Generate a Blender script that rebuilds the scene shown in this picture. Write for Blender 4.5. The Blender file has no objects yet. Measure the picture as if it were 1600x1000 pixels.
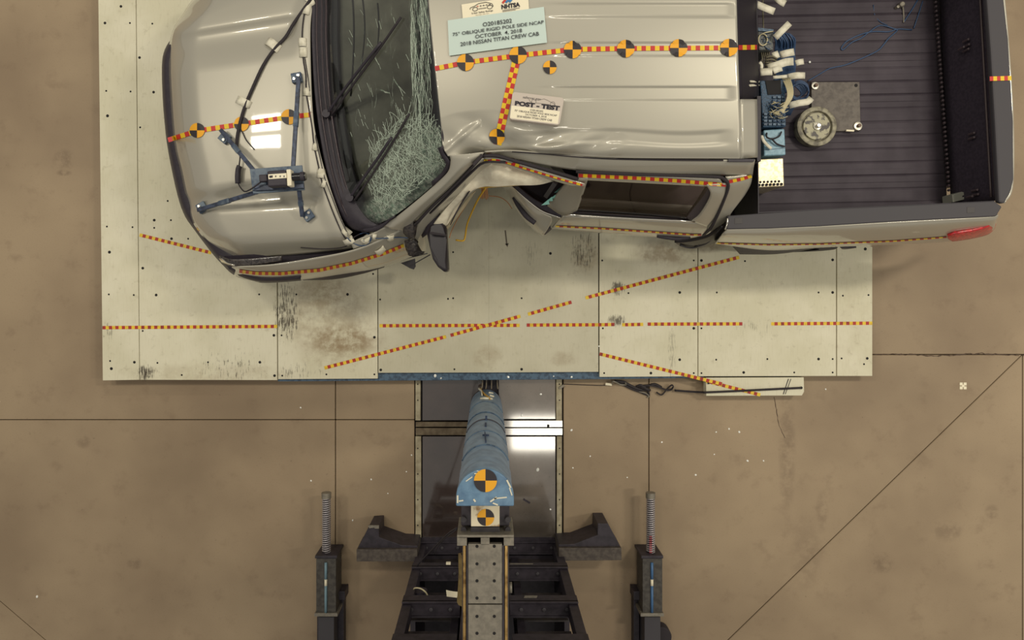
import bpy, bmesh, math, random
from mathutils import Vector, Matrix
from mathutils.bvhtree import BVHTree
random.seed(7)
SC = bpy.context.scene
COL = SC.collection
# ------------------------------------------------------------------ camera, world, lamps, exposure
H = 6.35            # camera height above the concrete floor (m)
F = 1100.0          # focal length in pixels of a 1600 px wide frame
CU, CV = 762.0, 458.0   # where the plumb line under the camera meets the frame
cd = bpy.data.cameras.new('camera'); cam = bpy.data.objects.new('camera', cd); COL.objects.link(cam)
cam.location = (0, 0, H); cam.rotation_euler = (0, 0, 0)
cd.sensor_width = 36; cd.lens = F * 36 / 1600
cd.shift_x = (800 - CU) / 1600; cd.shift_y = -(500 - CV) / 1600
cd.clip_start = 0.05
SC.camera = cam
w = bpy.data.worlds.new('hall'); SC.world = w; w.use_nodes = True
bg = w.node_tree.nodes['Background']; bg.inputs[0].default_value = (1.0, 0.95, 0.86, 1); bg.inputs[1].default_value = 0.38

def lamp(x, y, z, sx, sy, e, col=(1.0, 0.93, 0.78)):
    l = bpy.data.lights.new('ceiling_lamp', 'AREA'); l.shape = 'RECTANGLE'; l.size = sx; l.size_y = sy
    l.energy = e; l.color = col
    o = bpy.data.objects.new('ceiling_lamp', l); COL.objects.link(o); o.location = (x, y, z)
    return o
lamp(1.14, -3.06, 9.0, 1.25, 0.72, 40)
lamp(-6.0, 3.03, 9.0, 1.1, 0.5, 84)
lamp(-6.0, 2.33, 9.0, 1.1, 0.5, 84)
lamp(-3.0, 3.2, 9.0, 1.3, 0.6, 115)
lamp(5.3, 3.0, 9.0, 1.6, 0.6, 285)
lamp(8.0, -0.6, 9.0, 1.6, 0.6, 240)
lamp(1.0, 8.5, 9.0, 2.4, 0.6, 170)
SC.view_settings.view_transform = 'Standard'; SC.view_settings.look = 'None'
SC.view_settings.exposure = -0.07; SC.view_settings.gamma = 1.0
SC.view_settings.use_curve_mapping = False

# ------------------------------------------------------------------ helpers
def W(u, v, z):
    k = (H - z) / F
    return Vector(((u - CU) * k, (CV - v) * k, z))

def lin(c):
    return tuple(((x / 255) / 12.92 if x / 255 <= .04045 else ((x / 255 + .055) / 1.055) ** 2.4) for x in c) + (1,)

MATS = {}
def mat(name, col, rough=.5, metal=0., coat=0., noise=None, bump=0., spec=.5, alpha=None):
    """procedural surface: base colour with optional world-space noise (scale, second colour, contrast) and fine relief"""
    if name in MATS: return MATS[name]
    m = bpy.data.materials.new(name); m.use_nodes = True
    nt = m.node_tree; b = nt.nodes['Principled BSDF']
    b.inputs['Base Color'].default_value = lin(col)
    b.inputs['Roughness'].default_value = rough; b.inputs['Metallic'].default_value = metal
    b.inputs['Coat IOR'].default_value = 1.5; b.inputs['Coat Weight'].default_value = coat; b.inputs['Coat Roughness'].default_value = .04
    b.inputs['Specular IOR Level'].default_value = spec
    if noise or bump:
        g = nt.nodes.new('ShaderNodeNewGeometry')
        n = nt.nodes.new('ShaderNodeTexNoise'); n.inputs['Scale'].default_value = noise[0] if noise else 60
        n.inputs['Detail'].default_value = 6
        nt.links.new(g.outputs['Position'], n.inputs['Vector'])
        if noise:
            r = nt.nodes.new('ShaderNodeValToRGB')
            lo, hi = noise[2]
            r.color_ramp.elements[0].position = lo; r.color_ramp.elements[1].position = hi
            r.color_ramp.elements[0].color = lin(noise[1]); r.color_ramp.elements[1].color = lin(col)
            nt.links.new(n.outputs['Fac'], r.inputs['Fac']); nt.links.new(r.outputs['Color'], b.inputs['Base Color'])
        if bump:
            bp = nt.nodes.new('ShaderNodeBump'); bp.inputs['Strength'].default_value = bump; bp.inputs['Distance'].default_value = .01
            nt.links.new(n.outputs['Fac'], bp.inputs['Height']); nt.links.new(bp.outputs['Normal'], b.inputs['Normal'])
    MATS[name] = m
    return m

class NT:
    """tiny node helper for the few richer materials"""
    def __init__(s, m): s.t = m.node_tree; s.n = s.t.nodes; s.l = s.t.links
    def math(s, op, a, b=None, clamp=False):
        x = s.n.new('ShaderNodeMath'); x.operation = op; x.use_clamp = clamp
        for i, q in enumerate((a, b)):
            if q is None: continue
            if isinstance(q, (int, float)): x.inputs[i].default_value = q
            else: s.l.new(q, x.inputs[i])
        return x.outputs[0]
    def mix(s, fac, a, b):
        x = s.n.new('ShaderNodeMix'); x.data_type = 'RGBA'
        for i, q in ((0, fac), (6, a), (7, b)):
            if isinstance(q, (int, float)): x.inputs[i].default_value = q
            elif isinstance(q, tuple): x.inputs[i].default_value = q
            else: s.l.new(q, x.inputs[i])
        return x.outputs[2]
    def noise(s, vec, scale, detail=5, rough=.55):
        x = s.n.new('ShaderNodeTexNoise'); x.inputs['Scale'].default_value = scale; x.inputs['Detail'].default_value = detail
        x.inputs['Roughness'].default_value = rough; s.l.new(vec, x.inputs['Vector']); return x.outputs['Fac']
    def ramp(s, f, lo, hi):
        x = s.n.new('ShaderNodeMapRange'); x.inputs[1].default_value = lo; x.inputs[2].default_value = hi
        x.inputs[3].default_value = 0; x.inputs[4].default_value = 1; x.clamp = True; x.interpolation_type = 'SMOOTHSTEP'
        s.l.new(f, x.inputs[0]); return x.outputs[0]
    def stretch(s, vec, sc, rot=0.):
        x = s.n.new('ShaderNodeMapping'); x.inputs['Scale'].default_value = sc; x.inputs['Rotation'].default_value = (0, 0, rot)
        s.l.new(vec, x.inputs['Vector']); return x.outputs[0]
    def pos(s):
        return s.n.new('ShaderNodeNewGeometry').outputs['Position']
    def ellipse(s, P, cx, cy, rx, ry, soft=.5):
        """1 inside an ellipse lying in plan, falling to 0 at its rim"""
        sx = s.n.new('ShaderNodeSeparateXYZ'); s.l.new(P, sx.inputs[0])
        a = s.math('POWER', s.math('ABSOLUTE', s.math('DIVIDE', s.math('SUBTRACT', sx.outputs[0], cx), rx)), 2)
        b = s.math('POWER', s.math('ABSOLUTE', s.math('DIVIDE', s.math('SUBTRACT', sx.outputs[1], cy), ry)), 2)
        return s.ramp(s.math('SUBTRACT', 1.0, s.math('ADD', a, b)), 0, soft)
    def pxellipse(s, P, u, v, ru, rv, z, soft=.5):
        c = W(u, v, z); k = (H - z) / F
        return s.ellipse(P, c.x, c.y, ru * k, rv * k, soft)

class MB:
    def __init__(s): s.v = []; s.f = []; s.m = []
    def add(s, vs, fs, mi=0):
        b = len(s.v); s.v += [tuple(x) for x in vs]; s.f += [tuple(i + b for i in f) for f in fs]; s.m += [mi] * len(fs); return s
    def prism(s, pts, z0, mi=0):
        """pts: top outline as world points (any heights); straight down to z0"""
        n = len(pts); vs = [Vector(p) for p in pts] + [Vector((p[0], p[1], z0)) for p in pts]
        ar = sum(pts[i][0] * pts[(i + 1) % n][1] - pts[(i + 1) % n][0] * pts[i][1] for i in range(n))
        top = list(range(n)); bot = list(range(2 * n - 1, n - 1, -1)); sides = [(i, i + n, (i + 1) % n + n, (i + 1) % n) for i in range(n)]
        if ar < 0: top = top[::-1]; bot = bot[::-1]; sides = [f[::-1] for f in sides]
        return s.add(vs, [top, bot] + sides, mi)
    def pprism(s, pts, z1, z0, mi=0):
        return s.prism([W(u, v, z1) for u, v in pts], z0, mi)
    def pbox(s, u0, v0, u1, v1, z1, z0, mi=0):
        return s.pprism([(u0, v0), (u1, v0), (u1, v1), (u0, v1)], z1, z0, mi)
    def box(s, x0, y0, z0, x1, y1, z1, mi=0):
        return s.prism([(x0, y0, z1), (x1, y0, z1), (x1, y1, z1), (x0, y1, z1)], z0, mi)
    def cyl(s, c, r, z0, z1, n=20, mi=0, r2=None):
        r2 = r if r2 is None else r2
        vs = [(c[0] + r2 * math.cos(2 * math.pi * i / n), c[1] + r2 * math.sin(2 * math.pi * i / n), z1) for i in range(n)]
        vs += [(c[0] + r * math.cos(2 * math.pi * i / n), c[1] + r * math.sin(2 * math.pi * i / n), z0) for i in range(n)]
        return s.add(vs, [tuple(range(n)), tuple(range(2 * n - 1, n - 1, -1))] + [(i, i + n, (i + 1) % n + n, (i + 1) % n) for i in range(n)], mi)
    def lathe(s, c, prof, n=32, mi=0):
        """prof: (radius, z) from outside bottom to the middle of the top"""
        vs = []; fs = []
        for r, z in prof:
            vs += [(c[0] + r * math.cos(2 * math.pi * i / n), c[1] + r * math.sin(2 * math.pi * i / n), z) for i in range(n)]
        for k in range(len(prof) - 1):
            for i in range(n):
                j = (i + 1) % n
                fs.append((k * n + i, k * n + j, (k + 1) * n + j, (k + 1) * n + i))
        fs.append(tuple(range((len(prof) - 1) * n, len(prof) * n)))
        return s.add(vs, fs, mi)
    def rod(s, a, b, r, n=10, mi=0, r2=None):
        return s.tube([a, b], r, n, mi, smooth=0, r2=r2)
    def tube(s, pts, r, n=6, mi=0, smooth=4, r2=None, flat=1.0):
        pts = [Vector(p) for p in pts]
        if smooth: pts = crom(pts, smooth * (len(pts) - 1) + 1)
        N = len(pts); vs = []; fs = []
        up = Vector((0, 0, 1)); prev = None
        for k, p in enumerate(pts):
            t = (pts[min(k + 1, N - 1)] - pts[max(k - 1, 0)])
            if t.length < 1e-9: t = Vector((1, 0, 0))
            t.normalize()
            x = t.cross(up if abs(t.z) < .9 else Vector((1, 0, 0))) if prev is None else prev - t * prev.dot(t)
            if x.length < 1e-6: x = t.orthogonal()
            x.normalize(); prev = x; y = t.cross(x)
            rr = r if r2 is None else r + (r2 - r) * k / (N - 1)
            for i in range(n):
                a = 2 * math.pi * (i + .5) / n
                vs.append(p + x * rr * math.cos(a) + y * rr * flat * math.sin(a))
        for k in range(N - 1):
            for i in range(n):
                j = (i + 1) % n
                fs.append((k * n + i, k * n + j, (k + 1) * n + j, (k + 1) * n + i))
        fs += [tuple(range(n - 1, -1, -1)), tuple(range((N - 1) * n, N * n))]
        return s.add(vs, fs, mi)
    def bar(s, a, b, wd, ht, mi=0):
        """rectangular bar between two points, wd across and ht high"""
        a = Vector(a); b = Vector(b); t = (b - a).normalized()
        x = t.cross(Vector((0, 0, 1)))
        if x.length < 1e-4: x = Vector((1, 0, 0))
        x.normalize(); y = x.cross(t)
        vs = [p + x * (sx * wd / 2) + y * (sy * ht / 2) for p in (a, b) for sx, sy in ((-1, -1), (1, -1), (1, 1), (-1, 1))]
        return s.add(vs, [(3, 2, 1, 0), (4, 5, 6, 7), (0, 1, 5, 4), (1, 2, 6, 5), (2, 3, 7, 6), (3, 0, 4, 7)], mi)
    def grid(s, P, mi=0):
        """P[i][j] world points"""
        a, b = len(P), len(P[0]); vs = [p for r in P for p in r]
        fs = [(i * b + j, i * b + j + 1, (i + 1) * b + j + 1, (i + 1) * b + j) for i in range(a - 1) for j in range(b - 1)]
        c = sum(((Vector(vs[f[1]]) - Vector(vs[f[0]])).cross(Vector(vs[f[3]]) - Vector(vs[f[0]]))).z for f in fs)
        if c < 0: fs = [f[::-1] for f in fs]
        return s.add(vs, fs, mi)

def crom(pts, n):
    """n points along a Catmull-Rom curve through pts"""
    m = len(pts); out = []
    if m == 2:
        return [pts[0] + (pts[1] - pts[0]) * (k / (n - 1)) for k in range(n)]
    for k in range(n):
        t = k / (n - 1) * (m - 1); i = min(int(t), m - 2); f = t - i
        p1, p2 = pts[i], pts[i + 1]
        p0 = pts[i - 1] if i > 0 else p1 * 2 - p2
        p3 = pts[i + 2] if i + 2 < m else p2 * 2 - p1
        out.append(.5 * ((2 * p1) + (p2 - p0) * f + (2 * p0 - 5 * p1 + 4 * p2 - p3) * f * f + (3 * p1 - p0 - 3 * p2 + p3) * f ** 3))
    return out

def loft(rows, nu, nv, zfun=None):
    """rows of control points (u, v, z) -> grid of world points"""
    R = [crom([Vector(p) for p in r], nu) for r in rows]
    G = [crom([R[i][j] for i in range(len(R))], nv) for j in range(nu)]
    if zfun: G = [[Vector((p.x, p.y, p.z + zfun(p.x, p.y))) for p in r] for r in G]
    return [[W(p.x, p.y, p.z) for p in r] for r in G]

WL = {}
def thing(name, label, cat, loc=(0, 0, 0), group=None):
    o = bpy.data.objects.new(name, None); COL.objects.link(o); o.location = loc; o.empty_display_size = .1
    o['label'] = label; o['category'] = cat
    if group: o['group'] = group
    WL[o.name] = Vector(loc); return o
def tag(o, label, cat, group=None):
    o['label'] = label; o['category'] = cat
    if group: o['group'] = group
    return o
def obj(name, mb, mats, parent=None, smooth=False, bevel=0., solid=0., label=None, kind=None, sub=0, autosmooth=None):
    if not isinstance(mats, (list, tuple)): mats = [mats]
    vs = [Vector(v) for v in mb.v]
    lo = Vector((min(v[i] for v in vs) for i in range(3))); hi = Vector((max(v[i] for v in vs) for i in range(3)))
    c = Vector(((lo.x + hi.x) / 2, (lo.y + hi.y) / 2, lo.z))
    me = bpy.data.meshes.new(name); me.from_pydata([v - c for v in vs], [], mb.f)
    for m in mats: me.materials.append(m)
    me.polygons.foreach_set('material_index', mb.m)
    if smooth: me.polygons.foreach_set('use_smooth', [True] * len(me.polygons))
    me.update()
    if smooth and autosmooth: 
        me.set_sharp_from_angle(angle=math.radians(autosmooth))
    o = bpy.data.objects.new(name, me); COL.objects.link(o)
    if parent is not None:
        o.parent = parent; o.location = c - WL[parent.name]
    else: o.location = c
    WL[o.name] = c
    if sub:
        md = o.modifiers.new('s', 'SUBSURF'); md.levels = md.render_levels = sub
    if solid:
        md = o.modifiers.new('t', 'SOLIDIFY'); md.thickness = solid; md.offset = -1
    if bevel:
        md = o.modifiers.new('b', 'BEVEL'); md.width = bevel; md.segments = 2; md.limit_method = 'ANGLE'; md.angle_limit = math.radians(40)
    if label: o['label'] = label
    if kind: o['kind'] = kind
    return o

SURF = []      # surfaces that tape, stickers and cables lie on
BV = [None]
def reg(mb):
    SURF.append(([tuple(v) for v in mb.v], [f for f in mb.f])); BV[0] = None
def hit(u, v, off=.004, zdef=1.3):
    """point lying on the registered surfaces, seen along the plumb-camera ray through (u, v)"""
    if BV[0] is None:
        vs = []; fs = []
        for a, b in SURF:
            k = len(vs); vs += a; fs += [tuple(i + k for i in f) for f in b]
        BV[0] = BVHTree.FromPolygons(vs, fs)
    o = Vector((0, 0, H)); d = (W(u, v, 0) - o).normalized()
    p, n, i, dist = BV[0].ray_cast(o, d)
    if p is None: p = W(u, v, zdef); n = Vector((0, 0, 1))
    if n.z < 0: n = -n
    return p + n * off

def tape(mb, px, wpx, step, off=.004, z=None, skip=(), rows=1, phase=0):
    """printed tape: alternating red (1) and yellow (0) squares along a pixel polyline"""
    P = [Vector((p[0], p[1], 0)) for p in px]
    L = [0]
    for a, b in zip(P, P[1:]): L.append(L[-1] + (b - a).length)
    def at(s):
        for i in range(len(P) - 1):
            if s <= L[i + 1] or i == len(P) - 2:
                t = (s - L[i]) / (L[i + 1] - L[i]); d = (P[i + 1] - P[i]).normalized(); return P[i] + (P[i + 1] - P[i]) * t, d
    n = max(1, round(L[-1] / step)); st = L[-1] / n
    for k in range(n):
        if any(a <= k * st < b for a, b in skip): continue
        for r in range(rows):
            vs = []
            sub = 2
            for q in range(sub + 1):
                p, d = at(min(L[-1], k * st + st * q / sub)); nn = Vector((-d.y, d.x, 0))
                for e in (0, .5, 1):
                    x = p + nn * ((-.5 + (r + e) / rows) * wpx)
                    vs.append(W(x.x, x.y, z + off) if z is not None else hit(x.x, x.y, off))
            fs = [(q * 3 + j, q * 3 + j + 1, q * 3 + j + 4, q * 3 + j + 3) for q in range(sub) for j in range(2)]
            a = vs[1] - vs[0]; b = vs[3] - vs[0]
            if a.cross(b).z < 0: fs = [f[::-1] for f in fs]
            mb.add(vs, fs, (k + r + phase) % 2)
    return mb

def target(u, v, d, parent, z=None, off=.007, rot=0., asp=1.0):
    """round quartered marker: yellow upper-left and lower-right, black the other two"""
    mb = MB(); n = 32
    def pt(a, r):
        x, y = u + r * math.cos(a), v - asp * r * math.sin(a)
        return W(x, y, z + off) if z is not None else hit(x, y, off)
    rings = (0, .5, 1)
    for q in range(n):
        a0 = 2 * math.pi * q / n + rot; a1 = 2 * math.pi * (q + 1) / n + rot
        mi = 1 if (q * 4 // n) in (0, 2) else 0
        c = pt(0, 0); m0, m1 = pt(a0, d / 4), pt(a1, d / 4); o0, o1 = pt(a0, d / 2), pt(a1, d / 2)
        mb.add([c, m0, m1, o0, o1], [(0, 1, 2), (1, 3, 4, 2)], mi)
    return obj('target_marker', mb, [M_TY, M_TK], parent)

def patchquad(mb, c, off=.004, nu=8, nv=6, mi=0, z=None):
    """a sheet with pixel corners c (tl, tr, br, bl) lying on the surfaces"""
    c = [Vector((p[0], p[1], 0)) for p in c]
    G = []
    for i in range(nu + 1):
        r = []
        for j in range(nv + 1):
            a = c[0].lerp(c[1], i / nu); b = c[3].lerp(c[2], i / nu); p = a.lerp(b, j / nv)
            r.append(W(p.x, p.y, z + off) if z is not None else hit(p.x, p.y, off))
        G.append(r)
    return mb.grid(G, mi)

_txt = {}
def text_mb(mb, s, c, off, mi=0, box=(0, 0, 1, 1), bold=0., z=None, shear=0.):
    """print a line of text into box (x0, y0, x1, y1 in 0..1, y down) of the sheet with pixel corners c"""
    key = (s, bold)
    cu = bpy.data.curves.new('t', 'FONT'); cu.body = s; cu.size = 1; cu.offset = bold; cu.resolution_u = 3
    ob = bpy.data.objects.new('t', cu); COL.objects.link(ob); bpy.context.view_layer.update()
    me = bpy.data.meshes.new_from_object(ob.evaluated_get(bpy.context.evaluated_depsgraph_get()))
    vs = [v.co.copy() for v in me.vertices]; fs = [tuple(p.vertices) for p in me.polygons]
    bpy.data.objects.remove(ob); bpy.data.curves.remove(cu); bpy.data.meshes.remove(me)
    if not vs: return mb
    x0 = min(v.x for v in vs); x1 = max(v.x for v in vs); y0 = min(v.y for v in vs); y1 = max(v.y for v in vs)
    c = [Vector((p[0], p[1], 0)) for p in c]; out = []
    for v in vs:
        a = box[0] + (box[2] - box[0]) * (v.x - x0) / max(1e-6, x1 - x0); b = box[3] + (box[1] - box[3]) * (v.y - y0) / max(1e-6, y1 - y0)
        p = c[0].lerp(c[1], a).lerp(c[3].lerp(c[2], a), b)
        out.append(W(p.x, p.y, z + off) if z is not None else hit(p.x, p.y, off))
    if fs:
        f = max(fs, key=lambda f: (out[f[1]] - out[f[0]]).cross(out[f[2]] - out[f[0]]).length)
        if (out[f[1]] - out[f[0]]).cross(out[f[2]] - out[f[0]]).z < 0: fs = [f[::-1] for f in fs]
    return mb.add(out, fs, mi)

def line_mb(mb, pts, c, off, wd, mi=0, z=None):
    """thin drawn line through pts (0..1 sheet coordinates)"""
    c = [Vector((p[0], p[1], 0)) for p in c]
    Q = []
    for a, b in pts:
        p = c[0].lerp(c[1], a).lerp(c[3].lerp(c[2], a), b); Q.append(p)
    for p, q in zip(Q, Q[1:]):
        d = (q - p)
        if d.length < 1e-6: continue
        n = Vector((-d.y, d.x, 0)).normalized() * wd / 2
        vs = [(W(x.x, x.y, z + off) if z is not None else hit(x.x, x.y, off)) for x in (p - n, q - n, q + n, p + n)]
        f = (0, 1, 2, 3)
        if (vs[1] - vs[0]).cross(vs[3] - vs[0]).z < 0: f = f[::-1]
        mb.add(vs, [f], mi)
    return mb

# ------------------------------------------------------------------ materials
M_TY = mat('target_yellow', (236, 168, 30), .55)
M_TK = mat('target_black', (42, 36, 40), .5)
M_YEL = mat('tape_yellow', (226, 190, 30), .5)
M_RED = mat('tape_red', (190, 40, 38), .5)
TAPE = [M_YEL, M_RED]
M_YEL2 = mat('worn_tape_yellow', (236, 200, 52), .6, noise=(30, (214, 174, 46), (.35, .5)))
M_RED2 = mat('worn_tape_red', (178, 48, 40), .6, noise=(30, (140, 46, 38), (.35, .5)))
WTAPE = [M_YEL2, M_RED2]
M_PAINT = mat('silver_paint', (177, 172, 157), .42, metal=.35, coat=1.0)
M_PAINT_D = M_PAINT
M_BLACK = mat('black_plastic', (48, 42, 51), .55, noise=(40, (42, 36, 45), (.4, .6)))
M_TRIM = mat('grey_black_trim', (63, 60, 64), .65)
M_RUB = mat('rubber', (44, 38, 42), .8)
M_CHROME = mat('chrome', (225, 220, 208), .15, metal=1.0)
M_WHITE = mat('white_tape', (226, 220, 200), .7, noise=(25, (200, 194, 172), (.35, .55)))
M_STEEL = mat('bare_steel', (140, 133, 120), .48, metal=.4, noise=(35, (122, 116, 105), (.35, .6)), bump=.03)
M_DSTEEL = mat('black_steel', (55, 49, 57), .5, metal=.1, noise=(18, (41, 36, 43), (.35, .6)), bump=.08)
M_BRASS = mat('brass', (178, 146, 92), .35, metal=.8, noise=(20, (120, 92, 54), (.35, .55)))
M_BLUE = mat('blue_wrap', (124, 144, 164), .5, noise=(14, (104, 122, 142), (.35, .6)), bump=.12)
M_BLUEST = mat('blue_painted_steel', (78, 102, 124), .5, noise=(40, (54, 72, 92), (.4, .55)))
M_BLUEBOX = mat('blue_box', (136, 172, 188), .45, noise=(50, (116, 152, 170), (.4, .6)))
M_BLUEPCB = mat('blue_connector', (52, 84, 112), .55, noise=(160, (28, 40, 58), (.42, .52)))
M_CABLEB = mat('blue_cable', (50, 74, 108), .5)
M_CABLEC = mat('cream_wire', (196, 186, 150), .5)
M_YW = mat('yellow_wire', (206, 162, 40), .5)
M_OW = mat('orange_wire', (176, 112, 56), .5)
M_CARD = mat('white_card', (238, 228, 200), .6)
M_GCARD = mat('grey_card', (196, 184, 172), .6)
M_SHEET = mat('pale_blue_sheet', (196, 212, 204), .6)
M_INK = mat('black_ink', (34, 30, 38), .6)
M_INKG = mat('grey_ink', (110, 104, 100), .6)
M_INKR = mat('red_ink', (190, 60, 50), .6)
M_INKB = mat('blue_ink', (60, 120, 170), .6)
M_CLOTH = mat('airbag_cloth', (236, 228, 204), .85, noise=(30, (226, 216, 192), (.4, .6)), bump=.05)
M_WOOD = mat('worn_wood', (128, 108, 62), .7, noise=(25, (96, 78, 44), (.35, .6)))
M_HOLE = mat('dark_hole', (22, 19, 20), .8)
M_GLASSBIT = mat('glass_fragment', (240, 240, 232), .15)
M_REDLIGHT = mat('tail_lens', (206, 40, 46), .25, coat=.3, noise=(60, (150, 26, 32), (.4, .6)))

# painted plywood of the platform
def plywood(ca=(214, 208, 180), cb=(226, 220, 195), nm='painted_plywood'):
    m = bpy.data.materials.new(nm); m.use_nodes = True; k = NT(m); b = k.n['Principled BSDF']
    P = k.pos()
    c = k.mix(k.ramp(k.noise(P, 2.2, 6), .35, .68), lin(ca), lin(cb))
    c = k.mix(k.math('MULTIPLY', k.ramp(k.noise(k.stretch(P, (90, 9, 1)), 1.0, 4), .5, .8), .22), c, lin((170, 158, 122)))
    c = k.mix(k.math('MULTIPLY', k.ramp(k.noise(P, 14, 6, .7), .56, .7), .25), c, lin((150, 140, 108)))
    z = .15
    # brown smears of earlier tests
    for (u, v, ru, rv, s) in ((540, 532, 70, 30, .7), (515, 500, 85, 90, .38), (500, 455, 60, 30, .3), (330, 585, 180, 20, .22), (880, 560, 30, 14, .3), (1040, 395, 60, 26, .55),
                              (1100, 380, 45, 18, .6), (760, 556, 30, 22, .3), (915, 400, 30, 34, .35), (1330, 500, 40, 120, .10)):
        e = k.pxellipse(P, u, v, ru, rv, z, 1.0)
        c = k.mix(k.math('MULTIPLY', k.math('MULTIPLY', e, k.ramp(k.noise(P, 7, 6, .7), .33, .62)), s), c, lin((132, 102, 62)))
    # dark vertical scuffs
    for (u, v, ru, rv, s, th) in ((448, 488, 22, 52, .9, .47), (912, 392, 24, 34, .75, .48), (965, 450, 12, 12, .85, .42), (964, 500, 14, 10, .85, .42),
                               (228, 582, 20, 14, .95, .46), (360, 572, 70, 30, .8, .56), (830, 395, 10, 30, .3, .5), (465, 580, 50, 16, .6, .55),
                               (168, 518, 10, 24, .6, .52), (1180, 510, 50, 26, .4, .58), (1050, 550, 8, 60, .35, .5)):
        e = k.pxellipse(P, u, v, ru * 1.25, rv * 1.25, z, 1.0)
        nz = k.math('ADD', k.noise(k.stretch(P, (110, 9, 1)), 1.0, 6, .7), k.math('MULTIPLY', k.noise(P, 22, 4), .35))
        nz = k.ramp(k.math('ADD', nz, k.math('MULTIPLY', e, .20)), th + .345, th + .46)
        c = k.mix(k.math('MULTIPLY', k.math('MULTIPLY', k.math('POWER', e, .4), nz), s), c, lin((62, 52, 40)))
    k.l.new(c, b.inputs['Base Color']); b.inputs['Roughness'].default_value = .62
    bp = k.n.new('ShaderNodeBump'); bp.inputs['Strength'].default_value = .06; bp.inputs['Distance'].default_value = .01
    k.l.new(k.noise(k.stretch(P, (60, 8, 1)), 1.0, 5), bp.inputs['Height']); k.l.new(bp.outputs[0], b.inputs['Normal'])
    return m
M_PLY = plywood(); M_PLY2 = plywood((196, 190, 165), (207, 201, 177), 'greyer_painted_plywood')

def concrete():
    m = bpy.data.materials.new('sealed_concrete'); m.use_nodes = True; k = NT(m); b = k.n['Principled BSDF']
    P = k.pos()
    c = k.mix(k.ramp(k.noise(P, .55, 4), .3, .7), lin((140, 121, 98)), lin((166, 146, 119)))
    c = k.mix(k.math('MULTIPLY', k.ramp(k.noise(P, 5, 8, .65), .52, .75), .35), c, lin((118, 98, 78)))
    c = k.mix(k.math('MULTIPLY', k.ramp(k.noise(P, 90, 4, .7), .56, .72), .35), c, lin((112, 92, 70)))
    c = k.mix(k.math('MULTIPLY', k.ramp(k.noise(P, 28, 3, .6), .68, .76), .4), c, lin((92, 76, 62)))
    for (u, v, ru, rv, s) in ((1230, 700, 16, 130, .35), (1285, 800, 12, 40, .3), (1480, 830, 30, 20, .35), (1260, 870, 30, 70, .22), (1380, 880, 20, 20, .4),
                              (130, 690, 14, 14, .35), (210, 880, 14, 12, .4), (1550, 800, 14, 14, .35), (100, 250, 20, 20, .4), (100, 270, 14, 6, .5)):
        e = k.pxellipse(P, u, v, ru, rv, 0, 1.0)
        c = k.mix(k.math('MULTIPLY', k.math('MULTIPLY', e, k.ramp(k.noise(P, 9, 6, .7), .36, .6)), s), c, lin((96, 78, 62)))
    k.l.new(c, b.inputs['Base Color']); b.inputs['Roughness'].default_value = .55
    b.inputs['Specular IOR Level'].default_value = .3
    return m
M_CONC = concrete()

def plate_metal(name, col, rough, spot=0.5):
    m = bpy.data.materials.new(name); m.use_nodes = True; k = NT(m); b = k.n['Principled BSDF']; P = k.pos()
    c = k.mix(k.ramp(k.noise(P, 3, 5), .3, .7), lin(tuple(x * .82 for x in col)), lin(col))
    c = k.mix(k.math('MULTIPLY', k.ramp(k.noise(P, 60, 4, .7), .6, .7), spot), c, lin((40, 32, 28)))
    k.l.new(c, b.inputs['Base Color']); b.inputs['Metallic'].default_value = .5
    r = k.math('ADD', k.math('MULTIPLY', k.noise(P, 25, 4), .1), rough); k.l.new(r, b.inputs['Roughness'])
    b.inputs['Coat Weight'].default_value = .8; b.inputs['Coat Roughness'].default_value = .07; b.inputs['Coat IOR'].default_value = 2.3
    bp = k.n.new('ShaderNodeBump'); bp.inputs['Strength'].default_value = .03; bp.inputs['Distance'].default_value = .01
    k.l.new(k.noise(P, 8, 3), bp.inputs['Height']); k.l.new(bp.outputs[0], b.inputs['Normal'])
    return m
M_PLATE = plate_metal('steel_cover_plate', (112, 102, 92), .30)

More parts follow.
